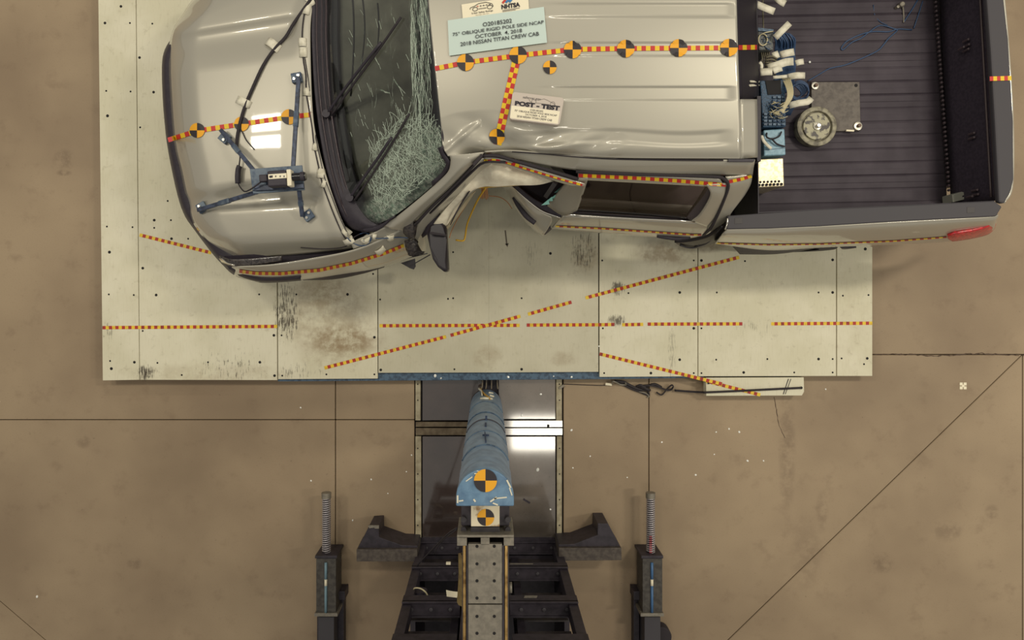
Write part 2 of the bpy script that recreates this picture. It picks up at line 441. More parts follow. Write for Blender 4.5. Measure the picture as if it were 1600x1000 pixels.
def glass(name, tint, crack=False):
    m = bpy.data.materials.new(name); m.use_nodes = True; k = NT(m); n = k.n; n.remove(n['Principled BSDF'])
    out = n['Material Output']
    tr = n.new('ShaderNodeBsdfTransparent'); tr.inputs[0].default_value = tint
    gl = n.new('ShaderNodeBsdfGlossy'); gl.inputs['Roughness'].default_value = .03; gl.inputs['Color'].default_value = (1, 1, 1, 1)
    fr = n.new('ShaderNodeFresnel'); fr.inputs[0].default_value = 1.45
    mx = n.new('ShaderNodeMixShader'); k.l.new(fr.outputs[0], mx.inputs[0]); k.l.new(tr.outputs[0], mx.inputs[1]); k.l.new(gl.outputs[0], mx.inputs[2])
    res = mx.outputs[0]
    if crack:
        P = k.pos()
        def vor(vec, scale, wd):
            x = n.new('ShaderNodeTexVoronoi'); x.feature = 'DISTANCE_TO_EDGE'; x.inputs['Scale'].default_value = scale; k.l.new(vec, x.inputs['Vector'])
            return k.math('SUBTRACT', 1.0, k.ramp(x.outputs['Distance'], 0, wd))
        warp = n.new('ShaderNodeVectorMath'); warp.operation = 'ADD'
        nz = n.new('ShaderNodeTexNoise'); nz.inputs['Scale'].default_value = 9; k.l.new(P, nz.inputs['Vector'])
        sc = n.new('ShaderNodeVectorMath'); sc.operation = 'SCALE'; sc.inputs['Scale'].default_value = .05; k.l.new(nz.outputs['Color'], sc.inputs[0])
        k.l.new(P, warp.inputs[0]); k.l.new(sc.outputs[0], warp.inputs[1]); PW = warp.outputs[0]
        strip = k.pxellipse(P, 657, 60, 20, 170, 1.9, .6)
        low = k.pxellipse(P, 640, 285, 78, 92, 1.65, .9)
        rim = k.math('MAXIMUM', k.pxellipse(P, 672, 245, 34, 50, 1.8, .9), k.pxellipse(P, 608, 325, 52, 26, 1.5, .9))
        mid = k.pxellipse(P, 600, 150, 75, 150, 1.7, .7)
        def vary(f, sc, lo, hi): return k.math('MULTIPLY', f, k.ramp(k.noise(P, sc, 4, .7), lo, hi))
        l1 = k.math('MULTIPLY', k.math('MAXIMUM', vor(k.stretch(PW, (62, 7, 6)), 1.0, .07), k.math('MULTIPLY', vor(k.stretch(PW, (150, 40, 30)), 1.0, .08), .6)), strip)
        l1 = vary(l1, 18, .34, .56)
        l2 = k.math('MAXIMUM', vor(k.stretch(PW, (1, .5, .6), .35), 34, .07), k.math('MULTIPLY', vor(k.stretch(PW, (1, .6, .7), -.5), 85, .12), .75))
        l2 = vary(k.math('MULTIPLY', l2, low), 26, .36, .6)
        l3 = vary(k.math('MULTIPLY', vor(PW, 90, .16), rim), 30, .3, .55)
        l4 = k.math('MULTIPLY', k.math('MULTIPLY', vor(k.stretch(PW, (1, .18, .3), .35), 9, .012), k.ramp(k.noise(P, 6), .45, .6)), mid)
        haze = k.math('MULTIPLY', k.math('MAXIMUM', k.math('MULTIPLY', low, .30), k.math('MULTIPLY', rim, .66)), k.ramp(k.noise(P, 22, 8, .75), .30, .70))
        haze2 = k.math('MULTIPLY', k.math('MULTIPLY', strip, .30), k.ramp(k.noise(k.stretch(P, (60, 7, 7)), 1, 5), .4, .65))
        ln = k.math('MAXIMUM', k.math('MAXIMUM', k.math('MULTIPLY', l1, .4), k.math('MULTIPLY', l2, .45)), k.math('MAXIMUM', k.math('MULTIPLY', l3, .7), k.math('MULTIPLY', l4, .6)))
        fac = k.math('MAXIMUM', k.math('MULTIPLY', ln, .75), k.math('MAXIMUM', haze, haze2), clamp=True)
        df = n.new('ShaderNodeBsdfDiffuse')
        k.l.new(k.mix(k.ramp(k.noise(P, 40, 4, .7), .4, .66), lin((142, 166, 146)), lin((218, 226, 208))), df.inputs[0])
        m2 = n.new('ShaderNodeMixShader'); k.l.new(fac, m2.inputs[0]); k.l.new(res, m2.inputs[1]); k.l.new(df.outputs[0], m2.inputs[2]); res = m2.outputs[0]
    k.l.new(res, out.inputs[0])
    return m
M_WSHIELD = glass('cracked_windshield_glass', (.72, .76, .72, 1), True)
M_GLASS = glass('tinted_side_glass', (.62, .58, .58, 1))
M_SHARD = mat('green_glass_edge', (120, 170, 160), .2)

# ------------------------------------------------------------------ the floor
floor_base = MB().box(-9, -8, -.30, 9, 8, -.20)
fl = obj('floor', floor_base, mat('joint_filler', (44, 36, 30), .9)); fl['kind'] = 'structure'
def slab(pts, inset=.0035):
    P = [W(u, v, 0) for u, v in pts]
    c = sum(P, Vector()) / len(P); n = len(P); Q = []
    ar = sum(P[i].x * P[(i + 1) % n].y - P[(i + 1) % n].x * P[i].y for i in range(n)); sg = 1 if ar > 0 else -1
    for i in range(n):
        a, b, d = P[i - 1], P[i], P[(i + 1) % n]
        e1 = (b - a).normalized(); e2 = (d - b).normalized()
        n1 = Vector((-e1.y, e1.x, 0)) * sg; n2 = Vector((-e2.y, e2.x, 0)) * sg
        m = (n1 + n2); m = m / max(.3, m.dot(n1)); Q.append(b + m * inset)
    o = obj('concrete_slab', MB().prism(Q, -.20), M_CONC, fl)
    md = o.modifiers.new('b', 'BEVEL'); md.width = .004; md.segments = 1; md.limit_method = 'ANGLE'; md.angle_limit = 1.2
slab([(-500, -500), (524, -500), (524, 656), (-500, 656)])
slab([(-331, 656), (524, 656), (524, 1389)])
slab([(-500, 656), (-331, 656), (524, 1389), (524, 1500), (-500, 1500)])
slab([(524, -500), (648, -500), (648, 656), (524, 656)])
slab([(524, 656), (648, 656), (648, 1500), (524, 1500)])
slab([(880, -500), (1014, -500), (1014, 1500), (880, 1500)])
slab([(1014, -500), (2100, -500), (2100, 554), (1014, 554)])
slab([(1014, 554), (1598, 554), (1014, 1120)])
slab([(1014, 1120), (1598, 554), (1598, 1500), (1014, 1500)])
slab([(1598, 554), (2100, 554), (2100, 1500), (1598, 1500)])

rj = random.Random(5)
def floor_crack(px, amp, wd):
    mb = MB(); P = []
    for (a, b), (c, d) in zip(px, px[1:]):
        n = max(2, int(math.hypot(c - a, d - b) / 5))
        P += [(a + (c - a) * q / n + rj.uniform(-1, 1), b + (d - b) * q / n + rj.uniform(-amp, amp)) for q in range(n)]
    for (a, b), (c, d) in zip(P, P[1:]):
        mb.bar(W(a, b, .0006), W(c, d, .0006), wd * rj.uniform(.5, 1.5), .001)
    obj('crack', mb, mat('crack_dark', (84, 68, 56), .9), fl)
floor_crack([(1366, 553), (1410, 554), (1480, 556), (1530, 552), (1598, 555)], 1.2, .008)
floor_crack([(1598, 556), (1612, 536), (1630, 500)], 1.0, .006)
floor_crack([(1209, 620), (1216, 660), (1228, 690)], .8, .006)
# ------------------------------------------------------------------ cover plates of the rail pit
pit = thing('pit_cover', 'worn steel cover plates with pale angle edges in the floor around the pole', 'floor plate', W(762, 720, 0))
obj('pit_bed', MB().pbox(648.5, -400, 879.5, 1500, -.06, -.16), M_DSTEEL, pit)
M_PLATE_D = plate_metal('dark_reflection_plate', (74, 60, 55), .32)  # left plates: dark ceiling reflection put into a darker, browner base colour
for a in ((660, 560, 755, 657), (779, 560, 868, 655), (660, 682, 762, 842), (764, 682, 868, 842)):
    obj('cover_plate', MB().pbox(*a, 0.0, -.055), M_PLATE if a[0] > 763 else M_PLATE_D, pit, bevel=.003)
M_ANGLE = mat('pale_painted_angle', (176, 166, 138), .55, noise=(16, (150, 138, 112), (.35, .6)))
for a in ((649, 581, 657, 657), (649, 682, 658, 842), (869, 581, 878, 657), (870, 682, 878, 842)):
    obj('edge_strip', MB().pbox(*a, .012, -.055), M_ANGLE, pit, bevel=.003)
M_ANGLE2 = mat('dull_cross_strip', (128, 114, 92), .3, metal=.55, noise=(20, (104, 90, 72), (.35, .6)))
for a in ((649.5, 659.5, 762, 667), (649.5, 669, 762, 680), (764, 657, 879, 667.5), (764, 669, 879, 680)):
    obj('cross_strip', MB().pbox(*a, .006, -.055), M_PLATE if a[0] > 700 else M_ANGLE2, pit, bevel=.002)
sb = MB()
for u in (653, 874):
    for v in (600, 625, 700, 740, 780, 820): 
        sb.cyl(W(u, v, 0), .006, .012, .016, 8)
obj('screw', sb, M_HOLE, pit, kind='stuff')

# ------------------------------------------------------------------ the platform
ZP = .15
plat = thing('test_platform', 'cream painted plywood platform under the crashed truck, marked with checkered tape', 'platform', W(762, 300, 0))
def panel(pts, bv=.002, m_=None):
    obj('panel', MB().pprism(pts, ZP, .115), m_ or M_PLY, plat, bevel=bv)
panel([(151, -150), (210.5, -150), (212, 0), (217.5, 593.5), (160.5, 594.5), (153.5, 0)])
panel([(211.5, -150), (430, -150), (433, 594), (218.5, 593.5), (213, 0)])
panel([(432, -150), (587, -150), (590, 591.5), (434.5, 592.5)])
panel([(589, -150), (763.4, -150), (763.9, 582), (591.2, 582.5)], .0006, M_PLY2)
panel([(763.5, -150), (934, -150), (935, 581), (764, 582)], .0006, M_PLY2)
panel([(936.3, -150), (1090, -150), (1090, 588), (936.8, 589)])
panel([(1091.2, -150), (1306.5, -150), (1306.5, 587.5), (1091.2, 588)])
panel([(1308, 370), (1336, 372), (1363, 386), (1363, 587.5), (1308, 587.5)])
obj('panel', MB().pprism([(1103, 590.2), (1256, 589.6), (1256.5, 612), (1253, 618), (1103.5, 618.5)], ZP - .012, .06), M_PLY, plat, bevel=.002)
obj('frame', MB().pbox(170, -150, 1290, 575, .114, 0).pbox(1296, 380, 1350, 575, .114, 0).pbox(1110, 576, 1245, 610, .06, 0), M_DSTEEL, plat)
obj('blue_beam', MB().pprism([(434, 580), (938, 580), (1100, 586), (1100, 590.5), (940, 592.5), (590, 595), (434, 596)], .113, .02), M_BLUEST, plat, bevel=.004)
HOLES = [(164, 36), (203, 36), (238, 37), (218, 90), (166, 142), (204, 143), (240, 144), (219, 199), (168, 181), (189, 10), (167, 354), (207, 355), (241, 344), (267, 344),
 (241, 356), (268, 373), (294, 373), (171, 394), (223, 419), (170, 460), (209, 461), (244, 461), (405, 460), (223, 517), (428, 524), (440, 524), (172, 564), (210, 566),
 (246, 567), (325, 566), (406, 566), (174, 576), (284, 586), (429, 587), (441, 587), (463, 460), (543, 460), (583, 428), (594, 468), (585, 527), (510, 585), (585, 585), (595, 578),
 (710, 577), (815, 466), (815, 577), (941, 407), (1084, 407), (1096, 407), (1164, 408), (982, 458), (1062, 457), (1120, 457), (1279, 457), (1301, 457), (1317, 462), (1357, 461),
 (1301, 406), (1352, 389), (942, 513), (1084, 513), (1096, 513), (944, 583), (1017, 583), (1084, 583), (1096, 583), (1162, 582), (1241, 582), (1301, 582), (1062, 562), (1119, 562),
 (1199, 561), (1279, 561), (1301, 561), (1315, 560), (1355, 560), (1350, 569), (708, 394), (860, 396), (700, 467), (1107, 599), (1252, 606), (708, 466), (262, 314)]
sb = MB()
for i, (u, v) in enumerate(HOLES):
    c = W(u, v, ZP); r = .0068 + .003 * ((i * 7) % 3 == 0) + (.004 if (u, v) in ((168, 181), (171, 394), (174, 576), (1352, 389)) else 0)
    sb.lathe(c, [(r * 1.25, ZP + .0004), (r, ZP + .0022), (r * .55, ZP + .0012)], 10)
obj('screw', sb, M_HOLE, plat, kind='stuff')
def ptape(px, w_=5.2, skip=(), phase=0, z=ZP, lift=.0015): 
    obj('tape_strip', tape(MB(), px, w_, 5.05, lift, z, skip, phase=phase), WTAPE, plat)
ptape([(160, 512), (433, 510)], phase=1)
ptape([(593, 509), (812, 508.3)])
ptape([(823, 508), (935, 507.5), (960, 507)], phase=1)
ptape([(972, 507.5), (1005, 506.8)])
ptape([(1012, 506.5), (1160, 506)], phase=1)
ptape([(1205, 506), (1363, 505)])
ptape([(507, 575), (697, 526)], lift=.003)
ptape([(704, 524), (813, 494)], phase=1, lift=.003)
ptape([(825, 491), (893, 472)], lift=.003)
ptape([(915, 465.5), (1155, 402)], lift=.003)
ptape([(218, 367), (330, 395)])
ptape([(936.8, 553), (1128, 601 - 1)], phase=1)
ptape([(1103.5, 595.5), (1188, 617)], z=ZP - .011)
# dark pen lines near the strap on the small board
mb = MB(); mb.bar(W(1232, 592, ZP - .0095), W(1224, 616, ZP - .0095), .006, .003); mb.bar(W(1236, 592, ZP - .0095), W(1227, 616, ZP - .0095), .004, .003)
obj('marker_line', mb, M_TRIM, plat)
mb = MB(); mb.bar(W(789.5, 360, ZP + .001), W(792, 383, ZP + .001), .012, .002); mb.prism([W(789, 381, ZP + .002), W(795, 380, ZP + .002), W(793, 386, ZP + .002)], ZP)
obj('pen_arrow', mb, mat('faded_pen', (112, 104, 90), .8), plat)

# ------------------------------------------------------------------ the pickup truck
truck = thing('pickup_truck', 'crashed silver pickup truck with caved-in driver side and shattered windshield', 'truck', W(800, 180, ZP))
def T(*a): return Vector(a)
# --- hood: front edge, rear edge and height profile
HF = [(-1.0, 364, -40), (-.82, 312, -12), (-.6, 285, 22), (-.42, 267, 55), (-.25, 264, 110), (0, 271, 215), (.22, 282, 268), (.42, 291, 310), (.6, 300, 345), (.82, 320, 374), (1.0, 352, 406)]
HR = [(-1.0, 540, -40), (-.82, 524, -24), (-.6, 500, -10), (-.42, 487, 20), (-.25, 485, 80), (0, 489, 180), (.22, 499, 235), (.42, 514, 288), (.6, 530, 334), (.82, 544, 366), (1.0, 552, 388)]
def interp(tab, t):
    ts = [r[0] for r in tab]; i = 0
    while i < len(ts) - 2 and t > ts[i + 1]: i += 1
    f = (t - ts[i]) / (ts[i + 1] - ts[i]); p = [Vector(r[1:] + (0,)) for r in tab]
    p1, p2 = p[i], p[i + 1]; p0 = p[i - 1] if i else p1 * 2 - p2; p3 = p[i + 2] if i + 2 < len(p) else p2 * 2 - p1
    return .5 * ((2 * p1) + (p2 - p0) * f + (2 * p0 - 5 * p1 + 4 * p2 - p3) * f * f + (3 * p1 - p0 - 3 * p2 + p3) * f ** 3)
def sstep(a, b, x):
    x = max(0., min(1., (x - a) / (b - a))); return x * x * (3 - 2 * x)
def hood_z(s, t):
    a = abs(t)
    z = 1.40 - .13 * (1 - s) ** 1.4 - .05 * a * a
    z -= .13 * math.exp(-s / .035)
    k = (.23, .35, .375, .44) if t < 0 else (.34, .455, .48, .55)
    fade = (1 - sstep(.84, .95, s))
    drop = .062 * sstep(k[0], k[1], a) * fade
    rise = .036 * sstep(k[2], k[3], a) * fade
    z -= drop - rise
    z -= .105 * (1 - sstep(.0, .20, s))
    z -= .14 * sstep(.76, 1.02, a) ** 1.3
    if t < 0: z -= .035 * sstep(.46, .66, a - .5 * max(0, s - .05)) * (1 - sstep(0, .5, s))
    return z
hood = MB(); G = []
for i in range(113):
    t = -1 + 2 * i / 112; f = interp(HF, t); r = interp(HR, t); row = []
    for j in range(61):
        s = j / 60; p = f.lerp(r, s)
        bow = 4 * s * (1 - s)
        p.y += bow * (1.5 * max(0, (abs(t) - .6) / .4)) * (1 if t > 0 else -1)
        row.append(W(p.x, p.y, hood_z(s, t)))
    G.append(row)
hood.grid(G); reg(hood)
o_hood = obj('hood', hood, M_PAINT, truck, smooth=True, solid=.012)
# --- front bumper (dark strip under the hood edge) and its thin lower lip
bo = [(306, -8), (274, 50), (258, 76), (253, 101), (254, 150), (257, 190), (262, 232), (276, 300), (288, 336), (305, 361), (330, 394), (346, 412), (366, 430), (400, 441), (432, 441.5), (470, 438.5)]
bi = [(316, 4), (286, 56), (272, 84), (268, 105), (270, 150), (273, 190), (280, 232), (294, 300), (306, 330), (322, 352), (345, 380), (362, 396), (384, 412), (410, 424), (436, 430), (470, 430)]
mb = MB(); 
G = loft([[(u, v, .74) for u, v in bo], [(u * .8 + a * .2, v * .8 + b * .2, .98) for (u, v), (a, b) in zip(bo, bi)], [(u, v, 1.02) for u, v in bi]], 60, 8)
mb.grid(G); G2 = loft([[(u, v, .74) for u, v in bo], [(u + 3, v - 2, .5) for u, v in bo]], 60, 3); mb.grid(G2)
obj('front_bumper', mb, M_BLACK, truck, smooth=True, solid=.02)
# --- fender
fa = [(362, 418, 1.18), (425, 414, 1.22), (490, 404, 1.25), (550, 392, 1.28), (600, 372, 1.30), (650, 346, 1.34)]
fb = [(368, 422, 1.10), (430, 426, 1.12), (500, 420, 1.12), (570, 404, 1.13), (630, 383, 1.14), (664, 366, 1.14)]
fc = [(366, 430, .86), (404, 440.5, .86), (470, 437, .86), (540, 427, .86), (600, 415, .86), (666, 392, .88)]
fd = [(372, 428, .60), (404, 436, .60), (470, 434, .62), (540, 425, .62), (600, 414, .62), (664, 392, .62)]
mb = MB(); mb.grid(loft([fa, fb, fc, fd], 44, 22)); reg(mb)
o_fender = obj('fender', mb, M_PAINT, truck, smooth=True, solid=.008)
# cowl side / base of the pillar between hood and A-pillar
mb = MB(); mb.grid(loft([[(548, 380, 1.30), (560, 374, 1.33), (580, 366, 1.35), (606, 352, 1.38), (625, 340, 1.42)],
                         [(552, 389, 1.275), (572, 383, 1.28), (595, 374, 1.29), (625, 360, 1.31), (652, 346, 1.345)]], 20, 8)); reg(mb)
obj('cowl_corner', mb, M_PAINT, truck, smooth=True, solid=.008)
# headlight seen in the hood gap, and black gap behind
mb = MB(); mb.grid(loft([[(350, 400, 1.10), (400, 397, 1.12), (450, 393, 1.13), (520, 387, 1.15), (552, 382, 1.17)], [(358, 421, 1.06), (400, 420, 1.08), (450, 414, 1.1), (520, 403, 1.12), (552, 395, 1.14)]], 30, 5))
obj('gap_filler', mb, M_BLACK, truck)
mb = MB(); mb.grid(loft([[(342, 400, 1.12), (358, 405, 1.15), (390, 404, 1.17), (440, 400, 1.19)], [(347, 409, 1.10), (363, 417, 1.13), (390, 416, 1.16), (440, 408, 1.18)]], 24, 6))
obj('headlight', mb, mat('smoked_headlight', (74, 68, 66), .25, coat=.5, noise=(60, (40, 36, 37), (.4, .6))), truck, smooth=True, solid=.01)
mb = MB(); mb.grid(loft([[(342, 404, 1.16), (347, 405, 1.19), (354, 411, 1.21), (366, 414, 1.22)], [(346, 410, 1.13), (352, 412, 1.18), (359, 414, 1.2), (367, 416.5, 1.21)]], 10, 4))
obj('headlight_trim', mb, M_CHROME, truck, smooth=True, solid=.006)
# wheel arch flare (dark sliver below the fender)
mb = MB(); mb.grid(loft([[(470, 436, .80), (520, 430, .82), (560, 422, .82), (604, 412, .80)], [(474, 438, .70), (522, 436.5, .72), (566, 428, .72), (600, 418, .70)]], 24, 5))
obj('wheel_arch_flare', mb, M_BLACK, truck, smooth=True, solid=.02)
# --- cowl (black plastic) under the windshield base
mb = MB(); base = [(478, -70, 1.385), (487, 0, 1.392), (487, 60, 1.392), (492, 150, 1.39), (502, 225, 1.385), (515, 285, 1.37), (532, 335, 1.345), (550, 357, 1.32), (572, 364, 1.30)]
inn = [(520, -70, 1.40), (528, 0, 1.40), (528, 60, 1.40), (532, 140, 1.40), (542, 210, 1.39), (553, 265, 1.38), (568, 310, 1.37), (580, 338, 1.36), (600, 346, 1.36)]
G = loft([base, [(a[0] * .5 + b[0] * .5, a[1] * .5 + b[1] * .5, 1.375) for a, b in zip(base, inn)], inn], 50, 14)
mb.grid(G); reg(mb)
o_cowl = obj('cowl', mb, M_BLACK, truck, smooth=True, solid=.01)
rb = MB()
for off, r in ((8, .006), (16, .004), (23, .007), (31, .004)):
    rb.tube([W(a[0] + off * (b[0] - a[0]) / 42, a[1] + off * (b[1] - a[1]) / 42, 1.40 + (a[2] - 1.39)) for a, b in zip(base, inn)], r, 6)
obj('cowl_rib', rb, mat('cowl_rib', (58, 46, 50), .35), o_cowl, smooth=True)
# --- cabin interior seen through the glass
M_INT = mat('dark_interior', (140, 136, 126), .75, noise=(7, (118, 114, 106), (.35, .65)))
M_INT2 = mat('brown_black_interior', (84, 72, 74), .8)
mb = MB(); G = loft([[(518, -70, 1.36), (600, -70, 1.36), (648, -70, 1.30)], [(520, 100, 1.36), (600, 100, 1.37), (650, 100, 1.30)], [(532, 200, 1.35), (605, 200, 1.36), (655, 200, 1.30)],
     [(556, 300, 1.30), (610, 290, 1.32), (660, 240, 1.28)], [(575, 340, 1.25), (615, 318, 1.26), (665, 270, 1.22)]], 26, 30)
mb.grid(G); obj('dashboard', mb, M_INT, truck, smooth=True, solid=.02)
mb = MB()
for k, (u, v0, v1, b) in enumerate(((548, -40, 150, 5), (562, -30, 120, 8), (590, 5, 75, 2))):
    mb.tube([W(u + b * math.sin(q * .8), v0 + (v1 - v0) * q / 4, 1.368) for q in range(5)], .006, 6)
obj('dash_seam', mb, M_TRIM, truck, smooth=True)
mb = MB(); mb.pprism([(640, -60), (1150, -60), (1150, 225), (900, 232), (760, 225), (700, 225), (655, 215)], 1.0, .6)
obj('cabin_floor', mb, M_INT2, truck)
mb = MB()
for c in (W(700, 190, 1.42),):
    n = 24
    ring = [c + Vector((.06 * math.cos(2 * math.pi * i / n), .17 * math.sin(2 * math.pi * i / n), .15 * math.cos(2 * math.pi * i / n))) for i in range(n + 1)]
    mb.tube(ring, .014, 6, smooth=0); mb.rod(c, c + Vector((-.16, 0, -.08)), .03)
obj('steering_wheel', mb, M_BLACK, truck, smooth=True)
for (u, v) in ((860, 170), (860, 20)):
    s = MB(); s.pbox(u - 75, v - 55, u + 55, v + 55, 1.18, 1.02); s.pbox(u + 30, v - 55, u + 62, v + 55, 1.72, 1.02)
    obj('seat', s, M_INT2, truck, bevel=.05)
s = MB(); s.pprism([(945, -60), (1080, -60), (1080, 285), (945, 280)], 1.2, .9); s.pprism([(1060, -60), (1110, -60), (1110, 270), (1060, 270)], 1.7, .9)
obj('seat', s, M_INT2, truck, bevel=.04)
# --- windshield
r_ = [[(505, -70, 1.40), (560, -70, 1.66), (620, -70, 1.86), (662, -70, 2.03)],
      [(512, 0, 1.405), (565, 0, 1.67), (625, 0, 1.87), (668, 0, 2.03)],
      [(512, 60, 1.405), (566, 60, 1.67), (628, 60, 1.87), (674, 60, 2.03)],
      [(518, 140, 1.40), (572, 138, 1.66), (634, 135, 1.86), (682, 132, 2.02)],
      [(528, 215, 1.395), (582, 208, 1.63), (642, 198, 1.83), (688, 190, 1.99)],
      [(541, 285, 1.38), (595, 270, 1.58), (655, 245, 1.77), (692, 236, 1.94)],
      [(556, 330, 1.35), (605, 310, 1.53), (665, 272, 1.73), (699, 248, 1.91)],
      [(575, 356, 1.33), (616, 337, 1.48), (676, 290, 1.71), (703, 256, 1.89)]]
mb = MB(); G = loft(r_, 40, 40); mb.grid(G)
o_ws = obj('windshield', mb, M_WSHIELD, truck, smooth=True, label='shattered windshield glass with dense green cracks at its lower corner')
WS = mb; SURF_BODY = list(SURF)
reg(mb)
# black ceramic border along roof edge and lower pillar
fr = MB()
top = [r[-1] for r in r_]; top2 = [(p[0] - 9, p[1] + 1, p[2] - .04) for p in top]
fr.grid([[W(a[0], a[1], a[2] + .006) for a in top2], [W(a[0] + 2, a[1], a[2] + .006) for a in top]])
side = r_[-1]; fr.grid(loft([[(560, 356, 1.335), (590, 352, 1.39), (612, 341, 1.485)], [(566, 364, 1.32), (592, 359, 1.385), (618, 338, 1.485)]], 10, 3))
fr.grid(loft([[(674, 284, 1.735), (690, 270, 1.82), (697, 256, 1.905), (690, 246, 1.93), (684, 232, 1.965)], [(676, 291, 1.72), (697, 272, 1.82), (704, 255, 1.91), (694, 240, 1.955), (692, 228, 1.985)]], 14, 3))
obj('windshield_border', fr, M_BLACK, truck, smooth=True, solid=.008)
# wipers
def wiper(pts, arm):
    t = MB(); t.tube([hit(u, v, .028) for u, v in arm], .010, 6)
    a = obj('wiper', t, M_BLACK, truck, smooth=True)
    b = MB(); b.tube([hit(u, v, .014) for u, v in pts], .008, 6); obj('blade', b, M_RUB, a, smooth=True)
    c = MB(); p = hit(arm[0][0], arm[0][1], .02); c.cyl(p, .028, p.z - .03, p.z + .03, 14); obj('pivot', c, M_BLACK, a, smooth=True, autosmooth=30)
wiper([(516, 184), (552, 136), (590, 84), (629, 28)], [(511, 180), (542, 142), (572, 103), (600, 68)])
wiper([(553, 315), (582, 275), (612, 228), (642, 178)], [(548, 310), (572, 278), (596, 244), (616, 214)])
# crack lines in the laminated glass
crk = MB()
def crack(pts, wd):
    Q = [hit(u, v, .0035) for u, v in pts]
    for p, q in zip(Q, Q[1:]):
        d = q - p
        if d.length < 1e-5: continue
        n = d.cross(Vector((0, 0, 1))).normalized() * wd / 2
        crk.add([p - n, q - n, q + n, p + n], [(0, 1, 2, 3)])
rc_ = random.Random(3)
for k in range(58):
    u = rc_.uniform(642, 671); v = rc_.uniform(-60, 160); L = rc_.uniform(30, 130); pts = []
    while L > 0 and v < 235:
        pts.append((min(678, u + v * .035), v)); st = rc_.uniform(3, 9); v += st; L -= st; u += rc_.uniform(-1.6, 1.6); u = max(640, min(672, u))
    if len(pts) > 1: crack(pts, rc_.choice((.0012, .0016, .0024)))
def inlow(u, v): return ((u - 642) / 66) ** 2 + ((v - 272) / 86) ** 2 < 1 and (u - 575) * 1.0 + (v - 357) * 1.36 < 8 + 0 * u
n_ = 0
while n_ < 1000:
    u = rc_.uniform(575, 705); v = rc_.uniform(185, 356)
    d = ((u - 642) / 66) ** 2 + ((v - 272) / 86) ** 2
    if d > 1 or rc_.random() < .0: n_ += .3; continue
    edge = (u - 575) / 125 + (v - 357) / 100
    if edge > -.02: n_ += .2; continue
    a = rc_.choice((-1.9, -1.25, -.7, .6, -1.55)) + rc_.uniform(-.3, .3); L = rc_.uniform(5, 26); pts = [(u, v)]
    while L > 0:
        st = rc_.uniform(2, 5); a += rc_.uniform(-.35, .35); u += st * math.cos(a); v += st * math.sin(a); L -= st
        if (u - 575) / 125 + (v - 357) / 100 > 0: break
        pts.append((u, v))
    if len(pts) > 1: crack(pts, rc_.choice((.0010, .0014, .0020)))
    n_ += 1
for k in range(34):
    u = rc_.uniform(545, 635); v = rc_.uniform(0, 230); L = rc_.uniform(5, 18); a = rc_.uniform(1.0, 1.35)
    crack([(u, v), (u + L * math.cos(a), v + L * math.sin(a))], rc_.choice((.0012, .0018)))
obj('crack', crk, mat('crack_line', (176, 190, 172), .4), o_ws, kind='stuff')
# --- roof
def roof_z(u, v):
    z = 0.
    fade = sstep(830, 905, u) * (1 - sstep(1135, 1152, u))
    for c, hw in ((16, 11), (77, 11), (146, 11), (-46, 11)):
        x = (v - c) / hw
        if abs(x) < 1.6: z -= .010 * fade * (1 - sstep(.84, 1.03, abs(x)))
    x = (v - 215 - 3 * math.sin(u / 40)) / 9
    if abs(x) < 2: z -= .012 * (1 - sstep(.6, 1.6, abs(x))) * sstep(790, 850, u) * (1 - sstep(1120, 1150, u))
    # crumpled front corner above the caved-in door
    d = math.hypot((u - 762) / 120, (v - 232) / 60)
    amp = max(0, 1 - d)
    z += amp * (.020 * math.sin((u * .75 - v * 1.2) / 11) + .022 * math.sin((u * .6 + v) / 15 + 1) - .045)
    a2 = max(0, 1 - math.hypot((u - 900) / 90, (v - 226) / 30)); z += a2 * .024 * math.sin(u / 17 + v / 9)
    d3 = ((u - 690) * .64 + (v - 240) * .77)
    if 680 < u < 750 and 180 < v < 245: z += .018 * math.exp(-(d3 / 5) ** 2) * sstep(180, 200, v)
    return z
rr = [[(664, -85, 1.95), (800, -88, 1.98), (950, -90, 1.98), (1150, -88, 1.97)],
      [(666, -60, 2.01), (800, -62, 2.05), (950, -64, 2.05), (1150, -62, 2.03)],
      [(669, 0, 2.035), (800, 0, 2.075), (950, 0, 2.075), (1151, 0, 2.055)],
      [(676, 75, 2.035), (800, 75, 2.08), (950, 75, 2.085), (1153, 75, 2.06)],
      [(683, 140, 2.025), (800, 140, 2.065), (950, 140, 2.07), (1155, 140, 2.05)],
      [(689, 195, 2.00), (800, 196, 2.03), (950, 196, 2.045), (1157, 196, 2.03)],
      [(692, 228, 1.985), (760, 224, 1.985), (850, 228, 2.005), (960, 230, 2.02), (1157, 232, 2.00)],
      [(700, 244, 1.955), (757, 238, 1.94), (850, 239, 1.955), (960, 246.5, 1.965), (1158, 248, 1.955)]]
mb = MB(); mb.grid(loft(rr, 150, 260, roof_z)); reg(mb)
o_roof = obj('roof', mb, M_PAINT, truck, smooth=True, solid=.01)
